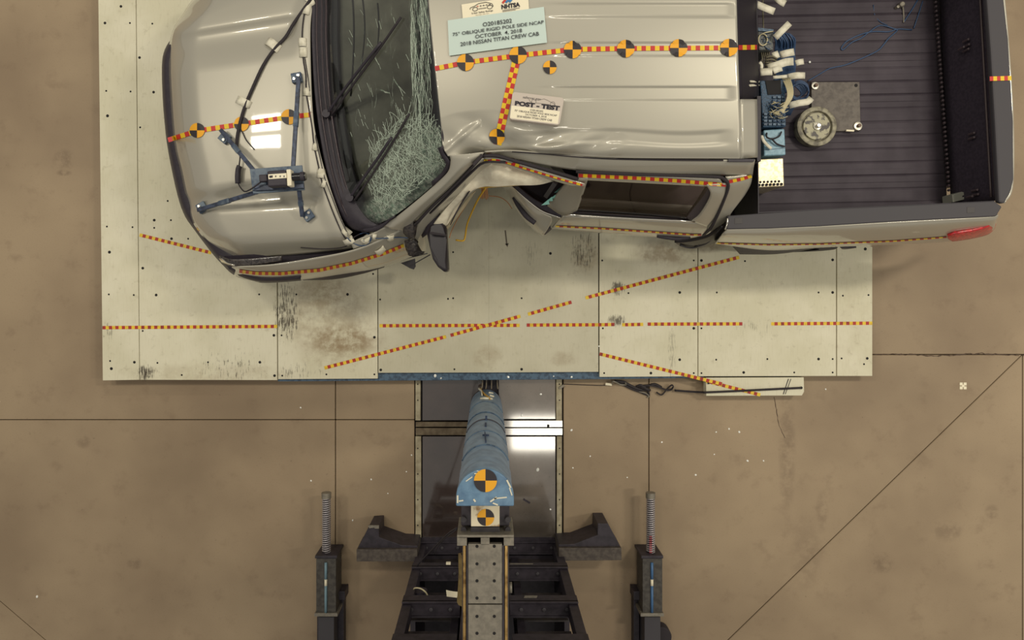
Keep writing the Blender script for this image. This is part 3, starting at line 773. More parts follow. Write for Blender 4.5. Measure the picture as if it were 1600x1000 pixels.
# front corner of the roof that folds down to the A-pillar
# --- cab side band above the doors
mb = MB(); mb.grid(loft([[(757, 238, 1.935), (800, 236, 1.94), (850, 239.5, 1.945), (900, 244, 1.95), (960, 247.5, 1.95), (1060, 250, 1.95), (1180, 250, 1.94)],
                         [(758, 240, 1.90), (800, 240, 1.915), (848, 245, 1.92), (900, 252, 1.915), (960, 257, 1.91), (1060, 259, 1.91), (1178, 260, 1.90)],
                         [(760, 241, 1.87), (808, 249, 1.88), (848, 258, 1.87), (900, 266, 1.85), (960, 271, 1.84), (1060, 274, 1.83), (1176, 274, 1.80)]], 60, 12)); reg(mb)
o_side = obj('cab_side_rail', mb, M_PAINT, truck, smooth=True, solid=.01)
mb = MB(); mb.tube([hit(u, v, -.002) for u, v in ((800, 237), (850, 240.5), (900, 245), (960, 248.5), (1060, 250.5), (1130, 250.8))], .006, 6)
obj('drip_seal', mb, M_RUB, o_side, smooth=True)
mb = MB(); mb.pprism([(1138, 248.5), (1180, 248.5), (1178, 252.5), (1138, 252.5)], 1.952, 1.93); obj('drip_end', mb, M_BLACK, o_side)
# --- A-pillar
mb = MB(); mb.grid(loft([[(598, 354, 1.375), (620, 338, 1.47), (650, 314, 1.61), (680, 288, 1.735), (700, 268, 1.86), (704, 250, 1.935), (702, 243, 1.955)],
                         [(612, 358, 1.38), (632, 343, 1.48), (660, 318, 1.63), (692, 290, 1.78), (716, 266, 1.90), (730, 250, 1.95), (735, 240, 1.96)],
                         [(632, 362, 1.33), (646, 346, 1.44), (672, 320, 1.60), (704, 291, 1.75), (731, 264, 1.88), (750, 246, 1.93), (757, 238, 1.94)]], 40, 14)); reg(mb)
obj('windshield_pillar', mb, M_PAINT, truck, smooth=True, solid=.02)
# --- rear of the cab: black window and painted corner panel
mb = MB(); mb.grid(loft([[(1150, -85, 2.0), (1149, 0, 2.04), (1152, 75, 2.045), (1155, 155, 2.035)], [(1186, -85, 1.42), (1184, 0, 1.42), (1185, 75, 1.42), (1186, 155, 1.42)]], 20, 6)); reg(mb)
o_rw = obj('rear_window', mb, mat('dark_rear_glass', (40, 35, 41), .55, spec=.2), truck, smooth=True, solid=.01)
mb = MB(); mb.grid(loft([[(1157, 155, 2.04), (1157, 200, 2.025), (1157, 248, 1.96)], [(1183, 155, 1.97), (1184, 200, 1.96), (1184, 246, 1.91)]], 10, 6)); reg(mb)
obj('cab_back_panel', mb, M_PAINT, truck, smooth=True, solid=.01)
mb = MB(); mb.pprism([(1183, 150), (1189, 150), (1189, 252), (1183, 252)], 1.62, .9); obj('bulkhead_post', mb, M_BLACK, truck)
mb = MB(); mb.bar(hit(1171, 127.5, .006), hit(1187, 128.5, .006), .012, .006); mb.bar(hit(1170, 134, .006), hit(1187, 133, .006), .014, .006)
obj('window_clip', mb, M_WHITE, truck)
# --- rear door
# frame: painted ring around the glass
def ring_grid(outer, inner, n=80):
    a = crom([Vector(p) for p in outer + [outer[0]]], n); b = crom([Vector(p) for p in inner + [inner[0]]], n)
    return a, b
df_out = [(903, 270, 1.86), (1000, 274, 1.84), (1112, 278, 1.82), (1130, 282, 1.80), (1136, 292, 1.76), (1118, 340, 1.46), (1104, 350, 1.38), (1000, 347, 1.36), (880, 335, 1.36)]
o_rd = None
mb = MB()
mb.grid(loft([[(903, 269, 1.865), (960, 272, 1.85), (1060, 277, 1.835), (1125, 280, 1.82)], [(903, 281, 1.80), (960, 284, 1.79), (1060, 289, 1.77), (1133, 293, 1.75)]], 40, 6))
mb.grid(loft([[(1104, 289, 1.785), (1118, 288, 1.79), (1136, 287, 1.785)], [(1110, 306, 1.70), (1122, 308, 1.69), (1132, 309, 1.67)], [(1094, 335, 1.50), (1106, 337, 1.49), (1119, 338, 1.47)], [(1080, 345, 1.40), (1092, 350, 1.38), (1106, 355, 1.34)]], 10, 20))
reg(mb)
o_rd = obj('rear_door', mb, M_PAINT, truck, smooth=True, solid=.015)
mb = MB(); mb.grid(loft([[(880, 337, 1.37), (940, 341, 1.37), (1020, 345, 1.37), (1085, 348, 1.37), (1106, 350, 1.37)], [(870, 348, 1.26), (940, 351, 1.26), (1020, 356, 1.26), (1085, 360, 1.26), (1105, 360, 1.27)],
                         [(862, 357, 1.08), (940, 364, 1.06), (1020, 370, 1.06), (1070, 373, 1.06), (1098, 369, 1.08)], [(866, 356, .7), (940, 362, .7), (1020, 367, .7), (1070, 370, .7), (1098, 366, .7)]], 40, 16)); reg(mb)
obj('door_skin', mb, M_PAINT, o_rd, smooth=True, solid=.01)
mb = MB(); mb.grid(loft([[(916, 280, 1.79), (1000, 285, 1.775), (1108, 291, 1.755)], [(909, 304, 1.62), (1000, 309, 1.60), (1104, 316, 1.58)], [(901, 331, 1.40), (1000, 338, 1.39), (1084, 345, 1.385)]], 20, 12))
obj('window', mb, M_GLASS, o_rd, smooth=True)
mb = MB(); mb.grid(loft([[(1103, 291, 1.75), (1113, 294, 1.74), (1116, 300, 1.71)], [(1090, 312, 1.60), (1103, 316, 1.59), (1112, 312, 1.64)], [(1071, 338, 1.42), (1080, 345, 1.40), (1094, 338, 1.47)]], 8, 12))
obj('quarter_trim', mb, mat('quarter_trim', (66, 58, 60), .5), o_rd, smooth=True, solid=.008)
mb = MB(); mb.tube([W(*p) for p in ((900, 268, 1.865), (1000, 272.5, 1.85), (1112, 276, 1.835), (1131, 280, 1.815), (1138, 290, 1.77), (1131, 312, 1.65), (1120, 338, 1.475), (1110, 357, 1.33), (1099, 367, 1.16))], .011, 6, flat=1.0)
obj('door_seal', mb, M_RUB, o_rd, smooth=True)
mb = MB(); mb.grid(loft([[(900, 325, 1.42), (990, 331, 1.41), (1072, 337, 1.41)], [(884, 333, 1.385), (990, 340, 1.385), (1084, 344.5, 1.39)]], 30, 5))
obj('belt_molding', mb, M_BLACK, o_rd, smooth=True, solid=.02)
mb = MB(); mb.tube([W(*p) for p in ((880, 335, 1.395), (990, 341.5, 1.395), (1086, 346, 1.395))], .0085, 8)
obj('chrome_strip', mb, M_CHROME, o_rd, smooth=True)
mb = MB(); mb.tube([W(*p) for p in ((1027, 368, 1.12), (1040, 370.5, 1.12), (1058, 372.5, 1.12), (1078, 370, 1.12))], .017, 8, flat=.8)
obj('handle', mb, M_BLACK, o_rd, smooth=True)
# seat back and inner panel seen through the rear window
mb = MB(); mb.grid(loft([[(905, 310, 1.30), (940, 312, 1.30), (1082, 322, 1.30)], [(903, 322, 1.26), (940, 324, 1.26), (1074, 333, 1.26)]], 20, 4))
obj('inner_door_panel', mb, mat('grey_inner_panel', (196, 190, 176), .7), o_rd, smooth=True, solid=.01)
mb = MB(); mb.grid(loft([[(915, 278, 1.25), (1000, 282, 1.25), (1110, 288, 1.25)], [(905, 330, 1.2), (1000, 336, 1.2), (1085, 345, 1.2)]], 10, 6)); obj('door_lining', mb, M_INT2, o_rd)
# C pillar / cab corner behind the rear door
mb = MB(); mb.grid(loft([[(1134, 277, 1.82), (1150, 276, 1.815), (1176, 272, 1.80)], [(1139, 292, 1.76), (1152, 291, 1.75), (1173, 288, 1.73)], [(1130, 318, 1.60), (1144, 316, 1.60), (1163, 306, 1.63)],
                         [(1120, 342, 1.44), (1132, 338, 1.46), (1144, 331, 1.50)], [(1110, 358, 1.30), (1120, 354, 1.30), (1135, 345, 1.38)], [(1099, 368, 1.12), (1106, 366, 1.14), (1118, 358, 1.20)]], 12, 40)); reg(mb)
o_cp = obj('cab_corner', mb, M_PAINT, truck, smooth=True, solid=.015)
# --- B-pillar
mb = MB(); mb.grid(loft([[(888, 284, 1.81), (904, 281, 1.82), (919, 279, 1.83)], [(872, 303, 1.62), (890, 304, 1.62), (911, 304, 1.62)], [(855, 322, 1.45), (880, 337, 1.40), (902, 329, 1.43)]], 10, 12)); reg(mb)
obj('door_pillar', mb, mat('grey_pillar', (140, 135, 122), .5, metal=.2), truck, smooth=True, solid=.02)
# --- front door, folded inwards around the pole
fd1 = [[(640, 374, 1.26), (650, 354, 1.36), (672, 330, 1.52), (706, 298, 1.70), (736, 267, 1.84), (754, 247, 1.91)],
       [(648, 392, 1.14), (654, 372, 1.24), (680, 334, 1.46), (712, 300, 1.66), (740, 270, 1.80), (762, 251, 1.87)],
       [(662, 399, 1.06), (655, 374, 1.20), (686, 335, 1.42), (718, 302, 1.62), (746, 272, 1.76), (768, 256, 1.84)]]
mb = MB(); mb.grid(loft(fd1, 36, 8))
mb.grid(loft([[(754, 246, 1.91), (790, 250, 1.90), (830, 262, 1.87), (880, 277, 1.84), (914, 287, 1.81)], [(758, 250, 1.89), (790, 255, 1.875), (830, 267, 1.85), (880, 283, 1.82), (912, 291, 1.80)],
              [(764, 256, 1.85), (790, 259, 1.84), (826, 270, 1.82), (866, 283, 1.79), (890, 290, 1.77)]], 36, 8)); reg(mb)
o_fd = obj('front_door', mb, M_PAINT, truck, smooth=True, solid=.015, label='bent silver front door folded into a V by the pole')
for pts, r in (([(648, 352, 1.40), (676, 322, 1.58), (708, 292, 1.74), (735, 264, 1.87), (753, 243, 1.925)], .011), ([(672, 333, 1.50), (704, 302, 1.69), (735, 271, 1.83), (757, 254, 1.885), (790, 253.5, 1.89)], .008),
               ([(754, 244, 1.92), (776, 243.5, 1.92), (806, 252, 1.90), (850, 264, 1.87), (884, 274, 1.85), (903, 280, 1.83)], .012)):
    mb = MB(); mb.tube([W(*p) for p in pts], r, 6); obj('door_seal', mb, M_RUB, o_fd, smooth=True)
mb = MB(); mb.pprism([(738, 256), (752, 240), (755, 243), (741, 259)], 1.95, 1.91); obj('seal_end', mb, M_RUB, o_fd)
mb = MB()
mb.grid(loft([[(694, 352, 1.24), (712, 330, 1.28), (730, 306, 1.30), (748, 292, 1.30)], [(688, 350, 1.20), (706, 330, 1.22), (722, 308, 1.22), (744, 288, 1.22)], [(686, 356, .8), (702, 340, .75), (722, 314, .75), (750, 294, .75)]], 24, 8))
mb.grid(loft([[(748, 292, 1.30), (775, 289.5, 1.30), (800, 290, 1.31), (815, 304, 1.31), (838, 325, 1.31), (862, 338, 1.32)], [(744, 288, 1.24), (775, 286, 1.24), (795, 291, 1.25), (810, 310, 1.25), (834, 335, 1.25), (862, 347, 1.25)],
              [(750, 290, 1.0), (775, 288, 1.0), (788, 294, 1.0), (804, 322, 1.05), (830, 353, 1.05), (849, 368, 1.05)], [(750, 288, .7), (775, 286, .7), (790, 292, .7), (804, 318, .7), (830, 348, .7), (849, 362, .7)]], 40, 14)); reg(mb)
obj('door_skin', mb, M_PAINT, o_fd, smooth=True, solid=.008)
mb = MB(); mb.tube([W(*p) for p in ((800, 289, 1.33), (812, 301, 1.33), (832, 319, 1.33), (850, 331, 1.33), (876, 340, 1.34))], .008, 8); obj('chrome_strip', mb, M_CHROME, o_fd, smooth=True)
mb = MB(); mb.grid(loft([[(806, 288, 1.36), (830, 308, 1.36), (855, 322, 1.37), (879, 334, 1.37)], [(800, 291, 1.34), (824, 312, 1.34), (848, 328, 1.34), (876, 340, 1.35)]], 20, 5)); obj('belt_molding', mb, M_BLACK, o_fd, smooth=True, solid=.02)
mb = MB(); mb.tube([W(*p) for p in ((804, 308, 1.20), (810, 320, 1.21), (822, 337, 1.21), (836, 348, 1.20))], .021, 8, flat=.8); obj('handle', mb, M_BLACK, o_fd, smooth=True)
mb = MB(); mb.grid(loft([[(848, 366, 1.10), (853, 358, 1.15), (860, 356, 1.17)], [(852, 367, 1.06), (858, 362, 1.1), (862, 358, 1.12)]], 8, 4)); obj('door_edge_trim', mb, M_BLACK, o_fd, smooth=True, solid=.02)
# interior dark behind front door, broken glass teeth
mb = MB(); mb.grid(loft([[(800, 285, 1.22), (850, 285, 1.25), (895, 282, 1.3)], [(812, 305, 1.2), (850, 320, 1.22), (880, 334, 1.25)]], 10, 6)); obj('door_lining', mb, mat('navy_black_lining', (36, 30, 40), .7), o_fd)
mb = MB(); mb.bar(W(868, 285, 1.72), W(853, 307, 1.45), .03, .02); obj('window_channel', mb, M_TRIM, o_fd)
mb = MB()
for (u, v, r) in ((853, 317, 7), (859, 312, 6), (865, 308, 5), (872, 298, 6), (876, 294, 5), (883, 289, 4)):
    a = random.random(); mb.prism([W(u - r, v + r * .5, 1.55), W(u + r * .6, v - r * .8, 1.58), W(u + r * .8, v + r * .3, 1.56)], 1.535)
obj('glass_shard', mb, M_SHARD, o_fd, kind='stuff')
# --- airbag curtain
def fold(u, v):
    return .010 * math.sin(u / 9 + v / 17) + .018 * math.sin(u / 19 - v / 10) + .010 * abs(math.sin((u * .8 + v) / 24))
mb = MB(); mb.grid(loft([[(676, 352, 1.34), (700, 322, 1.50), (724, 296, 1.62), (748, 270, 1.72), (766, 255, 1.77), (790, 258, 1.78), (830, 270, 1.76), (874, 280, 1.73)],
                         [(690, 355, 1.33), (709, 328, 1.48), (730, 303, 1.60), (752, 279, 1.69), (772, 274, 1.74), (800, 277, 1.74), (835, 280, 1.73), (870, 281, 1.72)],
                         [(699, 352, 1.30), (717, 325, 1.44), (736, 300, 1.56), (756, 292, 1.63), (776, 292, 1.66), (806, 290, 1.67), (840, 289, 1.68), (866, 283, 1.70)]], 70, 30, fold))
obj('airbag_curtain', mb, M_CLOTH, truck, smooth=True, solid=.01, label='deployed cream side curtain airbag hanging from the front door opening')
mb = MB(); mb.grid(loft([[(711, 336, 1.48), (722, 316, 1.56), (733, 300, 1.66)], [(704, 352, 1.38), (720, 322, 1.52), (735, 299, 1.63)]], 12, 4)); obj('door_gap', mb, M_BLACK, truck, solid=.006)
mb = MB(); mb.grid(loft([[(692, 362, 1.26), (714, 334, 1.36), (736, 304, 1.44)], [(700, 358, 1.22), (722, 330, 1.32), (744, 298, 1.4)]], 12, 4)); obj('inner_strip', mb, mat('grey_beige_strip', (168, 156, 128), .6), truck, solid=.006)
# --- side mirror
mir = MB(); mir.prism([W(u, v, z) for u, v, z in ((671, 352, 1.36), (682, 344, 1.39), (692, 347, 1.38), (697, 354, 1.38), (698, 376, 1.40), (700, 408, 1.38), (701, 425, 1.36), (693, 424, 1.38), (684, 417, 1.40), (676, 405, 1.41), (671, 385, 1.41), (667, 366, 1.38))], 1.20)
o_m = obj('side_mirror', mir, mat('mirror_black', (36, 31, 37), .4), truck, smooth=True, bevel=.022, autosmooth=50)
mb = MB(); mb.pprism([(673, 362), (697, 366), (697, 369), (672, 366)], 1.423, 1.40); obj('mirror_ridge', mb, M_RUB, o_m, bevel=.004)
mb = MB(); mb.grid(loft([[(656, 360, 1.26), (664, 345, 1.36), (680, 330, 1.42), (684, 326, 1.44)], [(660, 372, 1.22), (672, 362, 1.34), (690, 352, 1.38), (694, 346, 1.38)]], 12, 6)); obj('mirror_arm', mb, M_BLACK, o_m, smooth=True, solid=.06)
# broken black trim behind the fender
mb = MB()
mb.grid(loft([[(632, 352, 1.40), (644, 345, 1.42), (652, 350, 1.38)], [(630, 364, 1.36), (642, 360, 1.40), (650, 366, 1.36)], [(640, 374, 1.34), (646, 372, 1.36), (648, 372, 1.34)]], 8, 10))
mb.grid(loft([[(632, 376, 1.24), (644, 374, 1.27), (652, 380, 1.24)], [(634, 390, 1.22), (646, 388, 1.26), (660, 394, 1.22)], [(640, 400, 1.20), (648, 401, 1.22), (662, 397, 1.20)]], 8, 10, lambda u, v: .02 * math.sin(u) * math.cos(v)))
obj('broken_trim', mb, mat('broken_trim', (62, 56, 52), .45, noise=(60, (34, 30, 32), (.4, .55))), truck, smooth=True, solid=.02)
mb = MB(); mb.pprism([(626, 411), (648, 404), (649, 416), (646, 421), (640, 419)], .52, .48); mb.bar(W(600, 412, .8), W(668, 396, .8), .008, .006); mb.bar(W(649, 411, .6), W(672, 398, .7), .008, .006)
obj('hanging_trim', mb, M_TRIM, truck)
# door wires hanging into the dent
mb = MB(); mb.tube([W(*p) for p in ((760, 292, 1.38), (748, 310, 1.25), (738, 330, 1.1), (730, 350, 1.0), (727, 368, .95), (724, 376, .95), (712, 375, .95))], .007, 6); mb.tube([W(*p) for p in ((740, 294, 1.42), (770, 292, 1.42), (800, 290, 1.43), (824, 288, 1.47), (850, 285.5, 1.50))], .004, 6)
obj('yellow_wire', mb, M_YW, truck, smooth=True)
mb = MB()
for k in range(5): mb.tube([W(752 + k * 2.2, 290, 1.36), W(753 + k * 2.1, 300 + random.random() * 4, 1.28), W(752 + k * 2.6, 309 + random.random() * 3, 1.2)], .004, 5)
mb.tube([W(*p) for p in ((764, 306, 1.2), (780, 308, 1.15), (792, 315, 1.1), (800, 326, 1.0))], .003, 5); mb.tube([W(*p) for p in ((730, 318, 1.1), (716, 340, 1.0), (706, 360, .95), (702, 372, .95))], .003, 5)
obj('orange_wire', mb, M_OW, truck, smooth=True)
# --- bed side, rail cap, tailgate
mb = MB()
bsr = [[(1136, 359, 1.46), (1200, 357, 1.465), (1280, 354, 1.465), (1400, 347, 1.465), (1500, 342, 1.465), (1550, 339, 1.46), (1560, 336, 1.45)],
       [(1128, 368, 1.40), (1200, 368, 1.40), (1280, 364, 1.40), (1400, 358, 1.40), (1500, 352, 1.40), (1548, 348, 1.40), (1559, 342, 1.40)],
       [(1120, 378, 1.20), (1200, 381, 1.20), (1280, 380.5, 1.20), (1400, 375.5, 1.20), (1480, 370, 1.20), (1545, 362, 1.20), (1556, 350, 1.22)],
       [(1117, 381, 1.05), (1200, 391, .98), (1280, 387, .98), (1400, 382, .98), (1480, 378, .98), (1540, 366, .98), (1552, 353, 1.0)],
       [(1120, 376, .7), (1200, 386, .7), (1280, 383, .7), (1400, 378, .7), (1480, 374, .7), (1536, 362, .7), (1546, 350, .7)]]
mb.grid(loft(bsr, 70, 26)); reg(mb)
o_bs = obj('bed_side', mb, M_PAINT, truck, smooth=True, solid=.01)
mb = MB(); mb.pprism([(1137, 337), (1200, 332.5), (1280, 327), (1420, 320.5), (1554, 314), (1566, 323), (1557, 338), (1500, 341), (1400, 346), (1280, 353.5), (1200, 357), (1136, 358)], 1.475, 1.44)
o_rc = obj('bed_rail_cap', mb, M_TRIM, truck, bevel=.008)
mb = MB()
for u, v in ((1154, 345), (1517, 328)):
    mb.pprism([(u - 6, v - 4.5), (u + 6, v - 5), (u + 6, v + 4.5), (u - 6, v + 5)], 1.477, 1.474)
obj('stake_pocket_cover', mb, mat('pocket_cover', (64, 60, 60), .6), o_rc, bevel=.002)
mb = MB(); mb.grid(loft([[(1481, 369, 1.27), (1492, 365, 1.31), (1518, 361, 1.33), (1540, 355, 1.35), (1550, 348, 1.37), (1553, 344, 1.39)], [(1481, 373, 1.22), (1494, 371, 1.25), (1518, 367, 1.26), (1542, 361, 1.27), (1553, 354, 1.29), (1556, 349, 1.30)],
                         [(1488, 377.5, 1.14), (1502, 376, 1.14), (1522, 372.5, 1.14), (1543, 367, 1.14), (1553, 359, 1.16), (1556, 352, 1.2)]], 30, 10))
obj('tail_light', mb, M_REDLIGHT, truck, smooth=True, solid=.02)
# dark wheel arch slivers below the bed side, mud flap shape behind the cab
mb = MB(); mb.grid(loft([[(1143, 383.5, .80), (1200, 389, .80), (1250, 387, .80), (1285, 385, .80)], [(1156, 397.5, .62), (1205, 397.5, .62), (1240, 394, .64), (1275, 388, .7)]], 20, 5)); mb.grid(loft([[(1312, 386, .8), (1330, 386.5, .78), (1338, 387, .76)], [(1316, 389.5, .7), (1322, 389.5, .7), (1338, 387.5, .74)]], 6, 3))
obj('wheel_arch_flare', mb, M_BLACK, truck, smooth=True, solid=.02)
mb = MB(); mb.grid(loft([[(1054, 379, .88), (1080, 376, .95), (1106, 369, 1.05), (1122, 358, 1.15), (1134, 346, 1.25)], [(1064, 385, .75), (1084, 384, .82), (1108, 380, .9), (1124, 368, 1.05), (1136, 353, 1.15)], [(1068, 386.5, .6), (1088, 388, .6), (1106, 384, .65), (1119, 376, .8), (1134, 362, 1.0)]], 24, 10))
o_arch = obj('cab_corner_guard', mb, mat('guard_black', (44, 38, 40), .4), truck, smooth=True, solid=.03)
mb = MB(); mb.tube([W(*p) for p in ((1086, 386, .80), (1104, 380, .9), (1114, 370, 1.02), (1128, 354, 1.2))], .008, 6); mb.tube([W(*p) for p in ((1063, 383, .84), (1076, 387, .78), (1088, 386, .78), (1092, 380, .88))], .008, 6); obj('guard_rib', mb, M_TRIM, o_arch, smooth=True)
mb = MB(); mb.tube([W(*p) for p in ((1137, 341, 1.48), (1136, 350, 1.475), (1133, 359, 1.46))], .006, 6); obj('chrome_strip', mb, M_CHROME, truck, smooth=True)
# bed: ribbed liner floor, walls
mb = MB(); nb = 420; nu = 12; ZB = .95; G = []
for i in range(nb + 1):
    v = -92 + (345 + 92) * i / nb; row = []
    ph = (v + 92) / 21; fr_ = ph - math.floor(ph); rib = .010 * sstep(.0, .10, abs(fr_ - .5)) * (.4 + .6 * abs(math.sin(7.3 * math.floor(ph)))) 
    for j in range(nu + 1):
        u = 1132 + (1470 - 1132) * j / nu
        vv = v + (u - 1300) * (-.02) 
        row.append(W(u + v * .03, vv, ZB + rib * (1 if 0 < j < nu else 0)))
    G.append(row)
mb.grid(G); reg(mb)
M_LINER = mat('bed_liner', (67, 59, 67), .7, noise=(6, (56, 48, 56), (.35, .65)), bump=.04)
o_bed = obj('bed_liner', mb, M_LINER, truck, smooth=True, solid=.01, autosmooth=30)
mb = MB()
mb.grid(loft([[(1183, -80, 1.45), (1184, 100, 1.45), (1186, 340, 1.45)], [(1144, -80, .95), (1145, 100, .95), (1147, 340, .95)]], 12, 4))
mb.grid(loft([[(1186, 333, 1.45), (1300, 327, 1.45), (1554, 315, 1.45)], [(1147, 345, .95), (1300, 339, .95), (1480, 327, .95)]], 20, 4))
mb.grid(loft([[(1183, -88, 1.45), (1300, -90, 1.45), (1540, -85, 1.45)], [(1147, -70, .95), (1300, -70, .95), (1468, -68, .95)]], 20, 4))
obj('bed_wall', mb, M_BLACK, truck, solid=.006)
# tailgate
tgi = [(1536, -78), (1542, 0), (1548, 80), (1555, 200), (1557, 240), (1561, 316)]
tgo = [(1562, -84), (1569, 0), (1576, 60), (1584, 190), (1584.5, 280), (1581, 296), (1570, 318)]
mb = MB(); mb.pprism(tgi + tgo[::-1], 1.475, 1.43)
o_tg = obj('tailgate', mb, M_TRIM, truck, bevel=.012)
mb = MB(); mb.grid(loft([[(1541, -76, 1.43), (1547, 80, 1.43), (1560, 314, 1.43)], [(1530, -76, 1.36), (1536, 80, 1.36), (1549, 314, 1.36)], [(1468, -70, .97), (1472, 80, .97), (1486, 322, .97)]], 40, 12)); obj('inner_panel', mb, mat('tailgate_liner', (58, 50, 61), .65, noise=(50, (46, 39, 50), (.4, .6)), bump=.1), o_tg, smooth=True, solid=.02)
mb = MB(); mb.tube([W(1531 + (v + 10) * .055, v, 1.375) for v in (-60, 40, 140, 240, 308)], .007, 6); mb.tube([W(1538 + (v + 10) * .055, v, 1.42) for v in (-60, 40, 140, 240, 308)], .006, 6); obj('inner_rail', mb, mat('rail_brown', (74, 62, 62), .5), o_tg, smooth=True)
mb = MB()
for k in range(52):
    v = -60 + 7 * k; u = 1462 + (v) * .072
    p = W(u, v, .985); mb.lathe(p, [(.010, .972), (.010, .990), (.004, .995)], 8)
for k, (u, v) in enumerate([(1512, 62), (1513, 70), (1512, 77), (1521, 208), (1521, 215), (1526, 297), (1527, 304), (1505, 74), (1518, 307)]):
    p = W(u, v, 1.25); mb.lathe(p, [(.009, 1.2), (.009, 1.262), (.003, 1.266)], 8)
obj('bolt', mb, mat('liner_bolt', (74, 62, 66), .5), o_tg, kind='stuff')
mb = MB(); mb.grid(loft([[(1562, -84, 1.43), (1576, 60, 1.43), (1584, 190, 1.43), (1583, 290, 1.43), (1570, 318, 1.43)], [(1545, -76, .9), (1560, 60, .9), (1566, 190, .9), (1565, 285, .9), (1552, 312, .9)]], 30, 6)); obj('outer_panel', mb, M_PAINT, o_tg, smooth=True, solid=.02)
# rear bumper, chassis, wheels (mostly hidden below)
mb = MB(); mb.pprism([(1520, -60), (1548, -60), (1555, 100), (1552, 300), (1530, 322), (1510, 318)], .75, .55); obj('rear_bumper', mb, M_CHROME, truck, bevel=.03)
mb = MB(); mb.pprism([(345, 20), (500, -40), (1500, -40), (1500, 290), (1140, 300), (1000, 310), (905, 300), (860, 240), (740, 235), (640, 330), (560, 378), (420, 395), (352, 370), (310, 300), (300, 120)], .84, .5); obj('chassis', mb, M_BLACK, truck)
def wheel(u, v):
    c = W(u, v, .55); r = .40; hw = .13
    t = MB(); n = 36; prof = [(-hw, .24), (-hw, .36), (-hw * .8, r - .01), (0, r), (hw * .8, r - .01), (hw, .36), (hw, .24)]
    vs = [(c.x + q * math.cos(2 * math.pi * i / n), c.y + y, ZP + r + q * math.sin(2 * math.pi * i / n)) for y, q in prof for i in range(n)]
    fs = [(k * n + i, k * n + (i + 1) % n, (k + 1) * n + (i + 1) % n, (k + 1) * n + i) for k in range(len(prof) - 1) for i in range(n)]
    t.add(vs, fs); o = obj('wheel', t, M_RUB, truck, smooth=True)
    d = MB(); d.rod((c.x, c.y - hw * .7, ZP + r), (c.x, c.y + hw * .7, ZP + r), .245, 28)
    for a in range(6):
        x, z = c.x + .13 * math.cos(a * math.pi / 3), ZP + r + .13 * math.sin(a * math.pi / 3); d.rod((x, c.y - hw, z), (x, c.y - hw * .6, z), .03, 8)
    obj('rim', d, M_STEEL, o, smooth=True, autosmooth=30)
wheel(485, 404); wheel(1230, 366); wheel(455, 45); wheel(1230, 10)
# far side: simple door and rail so the body closes beyond the frame
mb = MB(); mb.pprism([(1130, -110), (1540, -106), (1540, -85), (1130, -88)], 1.475, 1.44); obj('bed_rail_cap', mb, M_TRIM, truck, bevel=.008)
mb = MB(); mb.grid(loft([[(664, -85, 1.95), (900, -90, 1.97), (1150, -88, 1.96)], [(640, -110, 1.45), (900, -118, 1.45), (1150, -112, 1.45)], [(600, -100, 1.3), (900, -112, 1.3), (1540, -108, 1.44)], [(560, -80, .6), (900, -90, .6), (1530, -90, .6)]], 30, 20)); obj('far_side_panel', mb, M_PAINT, truck, smooth=True, solid=.01)
mb = MB(); mb.grid(loft([[(362, -38, 1.25), (450, -62, 1.27), (540, -70, 1.28), (600, -100, 1.3)], [(370, -60, .7), (450, -80, .7), (540, -84, .7), (600, -90, .7)]], 20, 8)); obj('fender', mb, M_PAINT, truck, smooth=True, solid=.01)

# --- tape and quartered markers on the truck
def ttape(parent, px, wpx, step=7.2, m_=None, **k):
    return obj('tape_strip', tape(MB(), px, wpx, step, .004, **k), m_ or TAPE, parent)
ttape(o_hood, [(263, 219), (309, 204.5), (378, 194), (452, 183), (489, 179)], 7.5, 6.9, phase=1)
ttape(o_roof, [(680, 107.5), (727, 98), (810, 87), (894, 77.5), (978, 76), (1150, 75)], 7.5, 7.1, phase=1)
ttape(o_rw, [(1153, 74.5), (1185, 74)], 7.5, 6.6, phase=1)
ttape(o_roof, [(806, 98), (792, 158), (777, 226)], 12.5, 8.1, rows=2, phase=1)
ttape(o_fd, [(756, 248.5), (790, 252), (830, 264.5), (880, 279.5), (913, 288.5)], 5, 6.2)
ttape(o_rd, [(904, 273.5), (1000, 278), (1060, 282), (1134, 288.5)], 5.5, 6.9, phase=1)
ttape(o_cp, [(1139, 283.5), (1158, 279.5), (1174, 274.5)], 5, 6.3, phase=1)
ttape(o_fender, [(374, 423), (400, 426.5), (440, 427), (500, 421.5), (550, 411), (600, 395.5), (631, 383)], 5, 5.1, phase=1)
ttape(o_rd, [(868, 353), (940, 356.5), (1020, 362), (1085, 366.5), (1096, 366.5)], 2.4, 6, WTAPE)
ttape(o_bs, [(1120, 379.5), (1200, 382), (1280, 381), (1400, 376), (1479, 370)], 1.9, 6, WTAPE)
ttape(o_tg, [(1546.5, 123), (1580.5, 122)], 7, 5.6, z=1.476, phase=1)
for u, v, d in ((309, 204, 23), (378, 194, 23), (452, 183, 24)): target(u, v, d, o_hood)
for u, v, d in ((727.5, 98, 26.5), (809.5, 86.5, 27.5), (894.5, 78, 27.5), (977.5, 76.5, 27.5), (1060, 75.5, 27.5), (1138.5, 75, 27.5), (859, 105.5, 21), (776.5, 213, 24.5)): target(u, v, d, o_roof)

ttape(o_fd, [(828, 329), (840, 345), (851, 353)], 3, 4.2)
